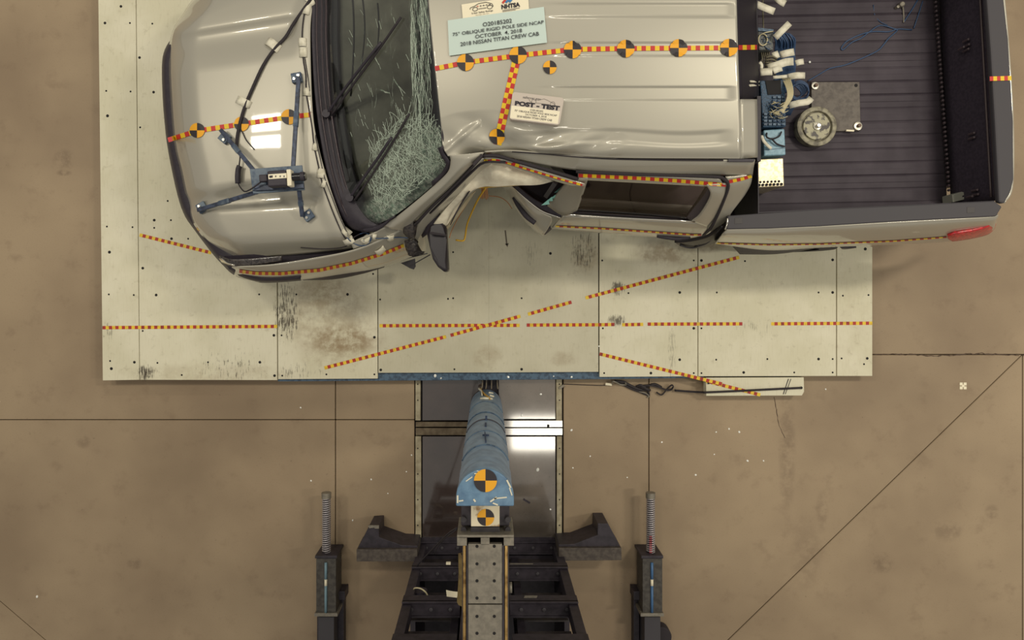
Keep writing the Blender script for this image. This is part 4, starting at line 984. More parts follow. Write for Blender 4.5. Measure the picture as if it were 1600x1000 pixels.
# ------------------------------------------------------------------ papers on the roof
def car_line(mb, x0, y0, x1, y1, c, off, wd, mi):
    f = lambda a, b: (x0 + (x1 - x0) * a, y0 + (y1 - y0) * b)
    line_mb(mb, [f(*p) for p in ((0, .75), (.02, .5), (.2, .35), (.38, .05), (.7, 0), (.95, .35), (1, .75), (.95, .8))], c, off, wd, mi)
    line_mb(mb, [f(*p) for p in ((.36, .85), (.7, .85))], c, off, wd, mi)
    for cx in (.22, .85):
        line_mb(mb, [f(cx + .11 * math.cos(q * math.pi / 6), .8 + .28 * math.sin(q * math.pi / 6)) for q in range(13)], c, off, wd, mi)
C1 = [(700, 33), (849.5, 12), (854.5, 67.5), (702.5, 88)]
sh = obj('label_sheet', patchquad(MB(), C1, .012, 12, 8), M_SHEET, solid=.0015)
tag(sh, 'pale blue paper sheet with four black text lines taped on the roof', 'label')
t = MB()
text_mb(t, 'O20185202', C1, .018, 0, (.36, .21, .66, .325), .008)
text_mb(t, '75\u00b0 OBLIQUE RIGID POLE SIDE NCAP', C1, .018, 0, (.045, .375, .985, .49), .008)
text_mb(t, 'OCTOBER  4, 2018', C1, .018, 0, (.275, .525, .755, .645), .008)
text_mb(t, '2018 NISSAN TITAN CREW CAB', C1, .018, 0, (.12, .675, .925, .785), .008)
obj('lettering', t, M_INK, sh)
C0 = [(721.5, 8), (825, -7), (826.5, 15.5), (723.5, 31)]
sh = obj('logo_sheet', patchquad(MB(), C0, .009, 10, 4), M_CARD, solid=.0015)
tag(sh, 'white paper strip with a car outline and agency logo above the blue sheet', 'label')
t = MB(); car_line(t, .12, .10, .47, .55, C0, .0125, .8, 0)
for i in range(5): text_mb(t, '*', C0, .0125, 1 if i == 0 else 0, (.22 + .045 * i, .25, .255 + .045 * i, .42), .05)
text_mb(t, '5-Star Safety Ratings', C0, .0125, 0, (.14, .66, .46, .80), .01)
text_mb(t, 'More Stars. Safer Cars.', C0, .0125, 2, (.2, .84, .4, .9), 0)
obj('car_logo', t, [M_INK, M_INKR, M_INKG, M_INKB], sh); t = MB()
text_mb(t, 'NHTSA', C0, .0125, 0, (.59, .42, .87, .74), .05)
line_mb(t, [(.6, .82), (.86, .82)], C0, .0125, .8, 2); line_mb(t, [(.6, .9), (.8, .9)], C0, .0125, .8, 2)
for i, (x, mi) in enumerate(((.61, 1), (.66, 3), (.71, 3))): line_mb(t, [(x, .34), (x + .05, .12)], C0, .0125, 3.2, mi)
obj('agency_logo', t, [M_INK, M_INKR, M_INKG, M_INKB], sh)
C2 = [(801, 143.5), (881.5, 153), (874, 195.5), (796, 186)]
pc = MB()
def rc(c, x0, y0, x1, y1):
    c = [Vector((p[0], p[1], 0)) for p in c]; f = lambda a, b: c[0].lerp(c[1], a).lerp(c[3].lerp(c[2], a), b)
    r = .05; q = []
    for cx, cy, a0 in ((x1 - r, y0 + 2 * r, -90), (x1 - r, y1 - 2 * r, 0), (x0 + r, y1 - 2 * r, 90), (x0 + r, y0 + 2 * r, 180)):
        for s in range(4):
            a = math.radians(a0 + 30 * s); q.append(f(cx + r * math.cos(a), cy + 2 * r * math.sin(a)))
    return q
ZC = 2.093
pc.prism([W(p.x, p.y, ZC) for p in rc(C2, 0, 0, 1, 1)], 2.045)
card = obj('test_card', pc, M_GCARD); tag(card, 'small rounded POST - TEST card lying on the dented roof', 'sign')
t = MB(); c = [Vector((p[0], p[1], 0)) for p in C2]; f = lambda a, b: c[0].lerp(c[1], a).lerp(c[3].lerp(c[2], a), b)
t.add([W(p.x, p.y, ZC + .0008) for p in (f(.01, .50), f(.01, .96), f(.965, .96), f(.965, .50))], [(0, 1, 2, 3)], 1)
text_mb(t, 'POST - TEST', C2, .002, 0, (.07, .31, .95, .48), .06, z=ZC)
text_mb(t, 'safercar.gov', C2, .002, 2, (.21, .1, .56, .21), .01, z=ZC)
for a in (((.33, .18), (.36, .28), (.4, .28)), ((.5, .2), (.62, .12), (.7, .16), (.84, .27), (.86, .32)), ((.48, .30), (.74, .30))): line_mb(t, a, C2, .002, .5, 2, z=ZC)
for cx in (.43, .8): line_mb(t, [(cx + .045 * math.cos(q * math.pi / 6), .27 + .085 * math.sin(q * math.pi / 6)) for q in range(13)], C2, .002, .5, 2, z=ZC)
text_mb(t, 'O20185202', C2, .002, 2, (.38, .54, .64, .61), .02, z=ZC)
text_mb(t, '75\u00b0 OBLIQUE RIGID POLE SIDE NCAP', C2, .002, 2, (.08, .63, .92, .71), .02, z=ZC)
text_mb(t, 'OCTOBER 4, 2018', C2, .002, 2, (.3, .73, .72, .80), .02, z=ZC)
text_mb(t, '2018 NISSAN TITAN CREW CAB', C2, .002, 2, (.14, .82, .84, .9), .02, z=ZC)
obj('lettering', t, [M_INK, M_CARD, M_INKG], card)

# ------------------------------------------------------------------ camera rig on the hood
ZR = 1.52
rig = thing('camera_mount', 'blue-grey steel camera mount with four suction-footed legs on the hood', 'camera mount', hit(432, 280, 0))
M_RIG = mat('blue_grey_steel', (96, 108, 120), .5, metal=.3, noise=(22, (62, 76, 96), (.38, .58)))
M_RIGL = mat('blue_bar', (70, 80, 102), .45, metal=.2, noise=(30, (48, 54, 70), (.4, .6)))
obj('plate', MB().pprism([(390, 264), (472, 258), (476, 297), (395, 303)], ZR, ZR - .012), M_RIG, rig, bevel=.003)
obj('tray', MB().pprism([(396, 289), (474, 286), (475, 294), (398, 298)], ZR + .02, ZR), M_RIGL, rig, bevel=.003)
for (a, b, pad) in (((458, 262), (470, 124), (465, 123)), ((398, 268), (350, 205), (353, 216)), ((402, 300), (318, 331), (318, 325)), ((467, 294), (476, 338), (483, 337))):
    p = W(a[0], a[1], ZR - .02); q = hit(b[0], b[1], .045)
    leg = obj('leg', MB().bar(p, q, .028, .022), M_RIGL, rig, bevel=.003)
    mid = p.lerp(q, .45); mid2 = p.lerp(q, .62)
    obj('sleeve', MB().bar(mid, mid2, .034, .028), M_RIG, leg, bevel=.003)
    s = MB(); a_ = math.radians(35 if pad[0] > 475 else -60 if pad[0] < 340 else 50 if pad[0] < 400 else 10)
    e = Vector((math.cos(a_), math.sin(a_), 0)); f_ = Vector((-math.sin(a_), math.cos(a_), 0)); c = hit(pad[0], pad[1], .004)
    hw, hh = (.036, .034)
    s.prism([c + e * hw + f_ * hh + Vector((0, 0, .03)), c - e * hw + f_ * hh + Vector((0, 0, .03)), c - e * hw - f_ * hh + Vector((0, 0, .03)), c + e * hw - f_ * hh + Vector((0, 0, .03))], c.z - .012)
    ft = obj('foot', s, M_RIG, rig, bevel=.004)
    nb_ = MB()
    for k in (-1, 1): nb_.cyl(c + e * (.016 * k) + f_ * .01 * k, .010, c.z + .028, c.z + .04, 8)
    obj('nut', nb_, M_CHROME, ft)
camo = thing('film_camera', 'small black video camera with pale label strip bolted on the hood mount', 'camera', W(440, 279, ZR + .003))
z0 = ZR + .021
obj('body', MB().pprism([(417, 267), (446, 265), (448, 290), (418, 292)], z0 + .085, z0), M_BLACK, camo, bevel=.01)
obj('rear_plug', MB().pprism([(404, 273), (417, 272), (418, 283), (405, 284)], z0 + .06, z0 + .01), M_BLACK, camo, bevel=.006)
st = obj('label_strip', MB().pprism([(419, 272.5), (447, 270.5), (447.5, 278), (419.5, 280)], z0 + .088, z0 + .08), M_CARD, camo)
t = MB(); cs = [(419, 272.5), (447, 270.5), (447.5, 278), (419.5, 280)]
t.pprism([(420.5, 274.5), (426, 274), (426, 277.5), (421, 278)], z0 + .0895, z0 + .088); 
for u in (430, 437, 443): t.pprism([(u, 274.4), (u + 1.6, 274.2), (u + 1.6, 276.6), (u, 276.8)], z0 + .0895, z0 + .088)
obj('button', t, M_INK, st)
obj('ring', MB().pprism([(447, 264.5), (454, 264), (455.5, 290), (448.5, 290.5)], z0 + .08, z0), M_CARD, camo, bevel=.006)
l = MB(); l.rod(W(454, 277, z0 + .045), W(478, 275.5, z0 + .045), .027, 18); o = obj('lens', l, mat('lens_black', (24, 22, 24), .2), camo, smooth=True, autosmooth=40)
l = MB(); l.rod(W(470, 276, z0 + .045), W(476, 275.6, z0 + .045), .031, 18); obj('lens_hood', l, M_BLACK, o, smooth=True, autosmooth=40)
# camera lead
lead = MB(); lead.tube([hit(493, -14, .012), hit(487, -2, .012), hit(462, 36, .012), hit(447, 60, .012), hit(430, 78, .012), hit(412, 104, .012), hit(397, 136, .012), hit(385, 164, .012), hit(377, 190, .012), hit(372, 214, .012), hit(371, 234, .014)], .011, 8)
o_lead = obj('power_cable', lead, M_RUB, smooth=True); tag(o_lead, 'thick black cable running diagonally over the hood to the camera', 'cable')
lead = MB(); lead.tube([hit(371, 232, .014), hit(378, 244, .03), hit(377, 258, .03), hit(375, 272, .03), hit(375, 285, .03), W(379, 297, 1.44), W(385, 299, 1.50), W(396, 293, 1.56), W(408, 284, 1.575)], .005, 6)
lead.tube([hit(376, 200, .012), hit(380, 208, .008), hit(386, 220, .008), hit(398, 234, .006)], .004, 6)
obj('thin_lead', lead, M_RUB, o_lead, smooth=True)
l = MB(); l.tube([hit(378, 260, .032), hit(376, 266, .034), hit(375, 277, .034), hit(375, 286, .032)], .019, 8); obj('ferrite', l, M_BLACK, o_lead, smooth=True)
def tape_piece(parent, u, v, w_, h_, ang, off=.026):
    a = math.radians(ang); e = Vector((math.cos(a), math.sin(a), 0)); f2 = Vector((-math.sin(a), math.cos(a), 0)); c = Vector((u, v, 0)); mb = MB(); G = []
    for i in range(5):
        r = []
        for j in range(3):
            p = c + e * (w_ * (i / 4 - .5)) + f2 * (h_ * (j / 2 - .5)); k = 1 - abs(i / 4 - .5) * 2
            r.append(hit(p.x, p.y, .003 + (off - .003) * min(1, k * 1.6)))
        G.append(r)
    mb.grid(G); return obj('tape_piece', mb, M_WHITE, parent, smooth=True, solid=.001)
for a in ((427, 71, 24, 13, 35), (381, 160, 24, 12, 25)): tape_piece(o_lead, *a)
wire = MB()
wire.tube([hit(u, v, .006) for u, v in ((484, -16), (479, 6), (474, 36), (472.5, 64), (474, 92), (478, 118), (479, 146), (484, 176), (488, 200), (491, 228), (497, 256), (502, 280), (513, 312), (524, 340), (536, 366), (542, 374))], .0045, 6)
wire.tube([hit(u, v, .006) for u, v in ((480, -4), (476, 22), (473, 50), (475, 80), (480, 112), (484, 140), (489, 172), (494, 215), (500, 244), (507, 276), (516, 300), (530, 336), (542, 362))], .003, 6)
wire.tube([hit(u, v, .006) for u, v in ((470, 386), (510, 394 - 6), (540, 384), (552, 372), (562, 366))], .004, 6)
o_wire = obj('sensor_cable', wire, M_RUB, smooth=True); tag(o_wire, 'thin black sensor wires taped along the rear edge of the hood', 'cable')
wb = MB(); wb.tube([hit(u, v, .006) for u, v in ((542, 370), (550, 378), (562, 383), (574, 381), (580, 372), (576, 364), (586, 371), (604, 371), (622, 370), (642, 371))], .004, 6); wb.tube([hit(u, v, .008) for u, v in ((562, 366), (572, 364), (579, 370), (574, 378), (566, 374))], .003, 6)
obj('blue_lead', wb, M_CABLEB, o_wire, smooth=True)
for a in ((480, 14, 10, 15, 15), (484, 1, 16, 9, 60), (473, 66.5, 11, 11, 0), (474, 82, 11, 13, 0), (480, 144, 12, 10, 5), (493, 230, 9, 9, 8), (502, 271, 12, 12, 5), (506, 287.5, 7, 9, 20), (542, 362, 13, 9, 40), (545, 376, 14, 9, -30), (572, 374, 14, 9, -35), (583, 366, 10, 12, 5), (610, 371, 10, 7, -5), (594, 391, 14, 7, -35)):
    tape_piece(o_wire, a[0], a[1], a[2] * 1.15, a[3] * 1.2, a[4], off=.013)

# ------------------------------------------------------------------ instruments and ballast in the bed
ZF = ZB + .012
def wires(mb, n, u0, v0, u1, v1, z, L, r=.0025):
    for _ in range(n):
        u = random.uniform(u0, u1); v = random.uniform(v0, v1); a = random.uniform(-.7, .7); ll = L * random.uniform(.5, 1.2)
        mb.tube([W(u, v, z), W(u + ll * .5 * math.cos(a), v + ll * .5 * math.sin(a) + random.uniform(-2, 2), z + random.uniform(.005, .035)), W(u + ll * math.cos(a), v + ll * math.sin(a), z + random.uniform(0, .01))], r, 5, smooth=3)
b1 = thing('data_recorder', 'grey-blue wired recorder box behind the cab, at the tape end', 'recorder', W(1196, 60, ZF))
obj('case', MB().pprism([(1184, 43), (1209, 46), (1208, 78), (1186, 78)], 1.40, ZF), mat('recorder_case', (104, 106, 100), .5, noise=(90, (62, 68, 74), (.42, .56))), b1, bevel=.006)
obj('front_rail', MB().pprism([(1184, 43), (1209, 46), (1208, 50), (1185, 48)], 1.415, 1.40), M_BLUEST, b1)
mb = MB(); mb.tube([W(1192 + 7 * math.cos(q), 62 + 9 * math.sin(q), 1.41) for q in (0, .8, 1.6, 2.4, 3.2, 4, 4.8, 5.6, 6.28)], .005, 5); mb.tube([W(1187, 55, 1.41), W(1196, 51, 1.43), W(1208, 49, 1.42)], .004, 5); obj('wire', mb, M_CABLEC, b1, smooth=True)
mb = MB(); wires(mb, 10, 1188, 50, 1202, 76, 1.402, 9); obj('lead', mb, M_CABLEB, b1, smooth=True)
b2 = thing('sensor_module', 'dark blue sensor connection module bristling with wires, beside the round weight', 'module', W(1207, 160, ZF))
obj('case', MB().pprism([(1188, 126), (1227, 124), (1228, 198), (1192, 198.5)], 1.38, ZF), M_BLUEPCB, b2, bevel=.006)
obj('recess', MB().pprism([(1196, 126), (1220, 125), (1221, 147), (1200, 148)], 1.386, 1.37), M_HOLE, b2)
mb = MB()
for i in range(9):
    for j in range(5):
        if j < 2 and i < 5: continue
        u = 1194 + j * 7; v = 150 + i * 5.3; mb.pprism([(u, v), (u + 5, v), (u + 5, v + 3.3), (u, v + 3.3)], 1.395, 1.38)
obj('connector', mb, M_BLUEST, b2, kind='stuff')
mb = MB(); wires(mb, 26, 1198, 160, 1218, 190, 1.395, 14); obj('lead', mb, M_CABLEB, b2, smooth=True)
mb = MB(); wires(mb, 22, 1200, 158, 1222, 182, 1.398, 14)
for k in range(7): mb.tube([W(1222 + k * 2, 122, 1.36), W(1229 + k * 1.6, 138, 1.42), W(1230 + k * 1.3, 152, 1.43), W(1222 + k, 168, 1.41), W(1208 + 2 * k, 178 + k, 1.40)], .004, 5)
obj('wire', mb, M_CABLEC, b2, smooth=True)
b3 = thing('power_box', 'light blue box with coiled black lead next to the perforated white panel', 'box', W(1210, 222, ZF))
obj('case', MB().pprism([(1193, 203), (1226, 201), (1228, 242), (1194, 243.5)], 1.36, ZF), M_BLUEBOX, b3, bevel=.008)
obj('seam', MB().pprism([(1194, 234), (1227, 230.5), (1227, 231.5), (1194, 235)], 1.3615, 1.36), M_BLUEST, b3)
mb = MB(); mb.tube([W(1198, 208, 1.37), W(1198, 214, 1.39), W(1206, 217, 1.39), W(1217, 213, 1.38), W(1221, 206, 1.37)], .006, 6); mb.tube([W(1206, 217, 1.385), W(1214, 225, 1.38), W(1226, 229, 1.37)], .006, 6); obj('lead', mb, M_RUB, b3, smooth=True)
mb = MB(); mb.tube([W(1190, 212, 1.38), W(1193, 220, 1.40), W(1200, 228, 1.39), W(1205, 232, 1.375)], .012, 6, flat=.5); obj('tag', mb, M_WHITE, b3, smooth=True)
b4 = thing('patch_panel', 'white metal panel with two rows of round sockets near the bed rail', 'panel', W(1202, 270, ZF))
CPN = [(1180, 249), (1224, 247), (1225.5, 291), (1181, 293)]
obj('case', MB().pprism(CPN, 1.34, ZF), mat('white_metal_panel', (226, 214, 184), .35, metal=.3, noise=(40, (200, 182, 140), (.38, .55))), b4, bevel=.006)
mb = MB()
for i in range(6): mb.cyl(W(1188 + i * 5.8, 284.6 - i * .25, 1.34), .0085, 1.34, 1.343, 10)
for i in range(7): mb.cyl(W(1186 + i * 5.8, 289.3 - i * .25, 1.34), .010, 1.34, 1.346, 10)
obj('socket', mb, M_HOLE, b4, kind='stuff')
# harness: blue bundles with white tags
hn = thing('wiring_harness', 'tangle of blue cables wrapped in white tape tags behind the cab', 'cable bundle', W(1232, 110, ZF))
mb = MB()
for k in range(16):
    u = 1210 + k * 2.0; mb.tube([W(u - 6, 50 + random.random() * 4, 1.34), W(u + 2, 60 + random.random() * 8, 1.30 + .03 * random.random()), W(u + 1, 80, 1.26), W(u + 2, 105, 1.24), W(u, 125, 1.26), W(u - 2 + random.random() * 4, 145, 1.2)], .006, 5)
for k in range(10):
    mb.tube([W(1230 + k, 128, 1.2), W(1242 + k * 2, 134, 1.2), W(1252 + k * .6, 146, 1.18), W(1244 - k, 160, 1.15), W(1234 - k, 180, 1.1)], .006, 5)
for k in range(5): mb.tube([W(1250 + 14 * math.cos(a), 140 + 14 * math.sin(a) + k, 1.2 + k * .01) for a in (0, .8, 1.6, 2.4, 3.2, 4, 4.8, 5.6, 6.28)], .004, 5)
obj('cable', mb, M_CABLEB, hn, smooth=True)
mb = MB()
for k in range(5): mb.tube([W(1189 + k * 3, 80, 1.35), W(1191 + k * 3, 92, 1.36), W(1188 + k * 4, 104, 1.34), W(1196 + k * 4, 118, 1.34)], .005, 5)
mb.tube([W(1192, -8, 1.3), W(1192, 20, 1.32), W(1193, 46, 1.38)], .005, 5)
for k in range(4): mb.tube([W(1196, 90 + k * 4, 1.37), W(1206, 88 + k * 5, 1.38), W(1214, 92 + k * 4, 1.37)], .007, 5)
obj('olive_cable', mb, mat('olive_cable', (104, 98, 78), .6), hn, smooth=True)
def wtag(pts, wd):
    mb = MB(); P = crom([Vector(p) for p in pts], 7); G = []
    for k, p in enumerate(P):
        d = (P[min(k + 1, 6)] - P[max(k - 1, 0)]); d.z = 0; d.normalize(); n = Vector((-d.y, d.x, 0)) * wd / 2
        G.append([W((p + n).x, (p + n).y, p.z), W(p.x, p.y, p.z + .003), W((p - n).x, (p - n).y, p.z)])
    mb.grid(G); obj('tape_tag', mb, M_WHITE, hn, smooth=True, solid=.004)
for pts, wd in (([(1181, 6, 1.42), (1195, 12, 1.44), (1210, 18, 1.42)], 11), ([(1213, -4, 1.4), (1220, 2, 1.42), (1227, 6, 1.4)], 11), ([(1211, 59, 1.44), (1222, 48, 1.46), (1234, 36, 1.44)], 10),
                ([(1207, 88, 1.36), (1212, 86, 1.37), (1217, 84, 1.36)], 11), ([(1219, 86, 1.35), (1230, 83, 1.37), (1241, 81, 1.35)], 11), ([(1200, 106, 1.38), (1214, 102, 1.39), (1228, 97, 1.38), (1240, 96, 1.36)], 12),
                ([(1243, 99, 1.34), (1249, 97, 1.35), (1256, 96, 1.33)], 9), ([(1188, 113, 1.40), (1198, 112, 1.41), (1207, 112, 1.40)], 11), ([(1208, 111, 1.4), (1215, 108, 1.4), (1222, 106, 1.38)], 10), ([(1230, 121, 1.33), (1243, 118, 1.36), (1258, 118, 1.33)], 10),
                ([(1208, 121, 1.41), (1219, 120, 1.42), (1230, 119, 1.4)], 5), ([(1233, 165, 1.26), (1248, 161, 1.28), (1262, 159, 1.27), (1268, 153, 1.24)], 10), ([(1187, 97, 1.4), (1190, 101, 1.4), (1190, 107, 1.4)], 5)):
    wtag(pts, wd)
# ballast
bp = thing('ballast_plate', 'square grey steel ballast plate bolted to the bed floor', 'plate', W(1305, 166, ZB))
obj('plate', MB().pprism([(1268, 128), (1343, 128), (1345, 204), (1268, 206)], ZF + .022, ZF - .004), mat('ballast_steel', (104, 96, 88), .6, noise=(30, (84, 76, 70), (.35, .6))), bp, bevel=.003)
for u, v, r in ((1273.5, 134, 5.5), (1340.5, 197, 6.2)):
    c = W(u, v, ZF + .03); mb = MB(); mb.lathe(c, [(r * .005, ZF + .022), (r * .005, ZF + .034), (r * .0035, ZF + .036)], 20); o = obj('washer', mb, mat('washer_zinc', (212, 206, 190), .3, metal=.6), bp, smooth=True, autosmooth=30)
    mb = MB(); mb.lathe(c, [(.014, ZF + .036), (.014, ZF + .056), (.012, ZF + .058)], 6); obj('nut', mb, mat('nut_brown', (96, 74, 60), .5, metal=.3), o)
mb = MB(); mb.cyl(W(1337.5, 133.5, ZF + .022), .013, ZF + .0215, ZF + .0232, 16); obj('bolt_hole', mb, M_HOLE, bp)
mb = MB(); mb.bar(W(1322, 204, ZF + .03), W(1334, 204.5, ZF + .03), .012, .012); obj('weld_tab', mb, M_CARD, bp)
ct = W(1277, 197, 1.05)
wt = thing('round_weight', 'round cast grey ballast weight with a raised rim and centre bolt', 'weight', (ct.x, ct.y, ZB))
M_CAST = mat('cast_weight', (150, 144, 122), .55, metal=.2, noise=(26, (96, 90, 78), (.36, .6)), bump=.1)
mb = MB(); mb.lathe(ct, [(.140, ZF - .002), (.150, 1.01), (.148, 1.045), (.128, 1.052), (.116, 1.048), (.110, 1.03), (.104, 1.028)], 44); obj('body', mb, M_CAST, wt, smooth=True, autosmooth=40)
mb = MB(); mb.lathe(ct, [(.103, 1.026), (.100, 1.042), (.03, 1.046), (.012, 1.046)], 40); obj('face', mb, mat('mottled_face', (168, 162, 134), .5, noise=(22, (74, 68, 64), (.44, .52))), wt, smooth=True, autosmooth=30)
mb = MB(); mb.lathe(ct, [(.030, 1.044), (.030, 1.054), (.022, 1.057)], 24); o = obj('washer', mb, mat('washer_zinc', (212, 206, 190)), wt, smooth=True, autosmooth=30)
mb = MB(); mb.lathe(ct, [(.018, 1.057), (.018, 1.076), (.012, 1.08)], 6); obj('nut', mb, M_CHROME, o)
# thin blue cable on the bed floor
mb = MB(); mb.tube([hit(u, v, .006) for u, v in ((1262, 127), (1278, 118), (1296, 108), (1320, 102), (1345, 92), (1370, 80), (1380, 70), (1388, 60), (1401, 48), (1395, 45), (1375, 40), (1358, 50), (1345, 60), (1330, 67), (1317, 78), (1314, 75), (1322, 66), (1340, 56), (1362, 50), (1388, 50), (1402, 46), (1424, 47))], .005, 6)
mb.tube([hit(u, v, .006) for u, v in ((1411, 36), (1416, 28), (1424, 16), (1434, -2))], .005, 6); mb.tube([hit(u, v, .006) for u, v in ((1427, 45), (1432, 30), (1438, 12), (1441, 2))], .004, 6)
mb.tube([hit(u, v, .006) for u, v in ((1364, 8), (1366, 22), (1374, 34), (1386, 40))], .003, 6)
o = obj('blue_cable', mb, M_CABLEB, smooth=True); tag(o, 'thin blue cable looping across the black bed floor', 'cable')
mb = MB(); c = hit(1406, 9, .0); mb.lathe(c, [(.02, c.z), (.02, c.z + .035), (.014, c.z + .04)], 12); c2 = hit(1400, 12.5, 0); mb.lathe(c2, [(.012, c2.z), (.012, c2.z + .03), (.008, c2.z + .032)], 10); mb.tube([c + Vector((.01, 0, .02)), hit(1411, 20, .012), hit(1411, 36, .008)], .006, 6)
o = obj('accelerometer', mb, M_STEEL, smooth=True, autosmooth=40); tag(o, 'small metal sensor with two round caps on the bed floor', 'sensor')
mb = MB(); mb.pprism([(1488, 304), (1503, 299.5), (1510, 301), (1510, 304), (1504, 306), (1504, 308), (1510, 307), (1510, 311), (1489, 316)], 1.10, .98); o = obj('latch_bracket', mb, mat('zinc_bracket', (150, 150, 138), .5, metal=.3), bevel=.003); o['label'] = 'small grey slotted bracket in the rear corner of the bed'; o['category'] = 'bracket'
o.parent = None
mb = MB(); c = hit(1264.5, 97.5, .0); mb.lathe(c, [(.008, c.z), (.008, c.z + .01), (.003, c.z + .012)], 8); o = obj('glass_fragment', mb, M_GLASSBIT); tag(o, 'tiny pale green glass bead on the bed floor by the cables', 'debris')

# ------------------------------------------------------------------ the rigid pole and what carries it
pole = thing('impact_pole', 'rigid vertical impact pole wrapped in blue tape, topped by a quartered marker', 'pole', (-.012, -1.0, 0))
ZT = 2.89; R = .138; cx = W(757.8, 0, ZT).x; ya = -.865; yc = ya - R; yb = -1.044
def dsec(r, y_back, n=26):
    return [(cx + r * math.cos(math.pi * i / n), yc + r * math.sin(math.pi * i / n)) for i in range(n + 1)] + [(cx - r, y_back), (cx + r, y_back)]
mb = MB(); zs = [.03]; z = .03
while z < ZT - .02: z += .045; zs.append(min(z, ZT))
if zs[-1] < ZT: zs.append(ZT)
n = len(dsec(R, yb)); vs = []
for k, z in enumerate(zs):
    r = R + .0022 * math.sin(k * 2.1) + .0015 * math.sin(k * 5.3)
    vs += [(x, y, z) for x, y in dsec(r, yb)]
fs = [(k * n + i, k * n + (i + 1) % n, (k + 1) * n + (i + 1) % n, (k + 1) * n + i) for k in range(len(zs) - 1) for i in range(n)]
fs.append(tuple(range((len(zs) - 1) * n, len(zs) * n)))
mb.add(vs, fs); o_pole = obj('pole_body', mb, M_BLUE, pole, smooth=True, autosmooth=40)
for z in (.75, 1.25, 1.55, 1.95, 2.35):
    mb = MB(); mb.tube([(cx + (R + .003) * math.cos(a), yc + (R + .003) * math.sin(a), z + .01 * math.sin(a * 2 + z)) for a in [math.pi * (.12 + .76 * q / 10) for q in range(11)]], .005, 5)
    obj('tape_edge', mb, M_TRIM if z > 1.4 and z < 1.6 else M_BLUEST, o_pole, smooth=True)
mb = MB(); mb.prism([(x, y, ZT + .012) for x, y in dsec(R + .004, yb)], ZT - .04); o_cap = obj('pole_cap', mb, mat('blue_foil', (102, 136, 164), .35, noise=(18, (80, 112, 142), (.36, .6)), bump=.25), pole, bevel=.006)
mb = MB()
M_TORN = mat('torn_white_tape', (220, 214, 192), .6)
for (u, v, du, dv, wd) in ((715, 786, 0, -12, .008), (717, 783, 7, -1, .006), (766, 784, 10, -7, .008), (772, 779, 20, -2, .006), (770, 786, 8, 3, .007), (740, 780, 3, 4, .008), (792, 750, 6, 12, .008), (796, 762, 4, 12, .006), (728, 752, 10, -7, .005), (741, 740, 18, 0, .006), (745, 736, 20, 2, .004)):
    mb.bar(W(u, v, ZT + .014), W(u + du, v + dv, ZT + .014), wd, .002)
mb.bar(W(715, 789, ZT + .006), W(802, 789, ZT + .006), .004, .004)
obj('torn_tape', mb, M_TORN, o_cap)
target(758.5, 751, 36, o_cap, z=ZT + .013, off=.004)
mb = MB()   # torn tape and wood splinter where the pole was struck
def onpole(a, z, off=.006): return Vector((cx + (R + off) * math.cos(a), yc + (R + off) * math.sin(a), z))
mb.tube([onpole(1.9, .10, .03), onpole(1.75, .32, .012), onpole(1.35, .62, .008)], .012, 5, flat=.4); obj('yellow_strip', mb, mat('mustard_strip', (188, 146, 58), .6), o_pole, smooth=True)
mb = MB(); mb.tube([onpole(2.0, .08, .03), onpole(1.85, .22, .02), onpole(1.8, .42, .01)], .012, 5, flat=.4); mb.tube([onpole(1.9, .58), onpole(1.6, .62, .008), onpole(1.2, .58)], .010, 5, flat=.5); mb.tube([onpole(1.35, .42), onpole(1.1, .40)], .008, 5); mb.tube([onpole(1.4, .26), onpole(1.15, .22)], .008, 5)
obj('torn_tape', mb, M_TORN, o_pole, smooth=True)
mb = MB(); p = onpole(math.pi / 2, 2.2, .002); mb.bar(onpole(1.6, 2.02, .004), onpole(1.55, 2.28, .004), .02, .006); mb.bar(onpole(1.7, 2.08, .004), onpole(1.42, 2.08, .004), .012, .006); mb.bar(onpole(1.6, 1.55, .004), onpole(1.5, 1.55, .004), .05, .006); mb.bar(onpole(1.57, 1.68, .004), onpole(1.57, 1.8, .004), .012, .006)
obj('pen_mark', mb, mat('navy_pen', (44, 58, 84), .7), o_pole)
# load-cell block and carrier arm
ZA = 2.50
arm = thing('carrier_arm', 'grey steel carrier arm with paired bolt holes holding the pole', 'steel arm', W(758, 920, 0))
obj('load_cell_block', MB().box(cx - .135, -1.30, .15, cx + .135, -1.050, 2.42), M_DSTEEL, arm, bevel=.006)
pl = obj('marker_plate', MB().pprism([(736, 780), (780.5, 780), (780.5, 822.5), (736, 822.5)], 2.60, 2.42), mat('rusty_white_plate', (226, 214, 184), .6, noise=(16, (150, 110, 62), (.30, .42))), arm, bevel=.002)
target(759, 808.5, 26.5, pl, z=2.60, off=.002)
obj('lower_flange', MB().pprism([(736, 824), (780, 824), (782, 836), (735, 836)], 2.46, 2.40), M_TRIM, arm, bevel=.004)
mb = MB()
for u in (724.5, 793.5):
    for v in (811, 827): mb.cyl(W(u, v, 2.43), .016, 2.42, 2.445, 10)
obj('bolt', mb, M_TRIM, arm)
mb = MB(); mb.pprism([(714, 836), (803, 836), (803, 840), (714, 840)], ZA + .01, 2.2)
mb.pprism([(714, 840), (729.5, 840), (729.5, 853), (714, 853)], ZA, 2.2); mb.pprism([(751, 840), (765, 840), (765, 852), (751, 852)], ZA, 2.2); mb.pprism([(787, 840), (803, 840), (803, 853), (787, 853)], ZA, 2.2)
obj('end_plate', mb, M_STEEL, arm, bevel=.003)
for v0, v1 in ((850, 943.2), (945.2, 1110)):
    obj('top_plate', MB().pprism([(731.5, v0), (784.5, v0), (784.5, v1), (731.5, v1)], ZA, ZA - .03), M_STEEL, arm, bevel=.002)
mb = MB()
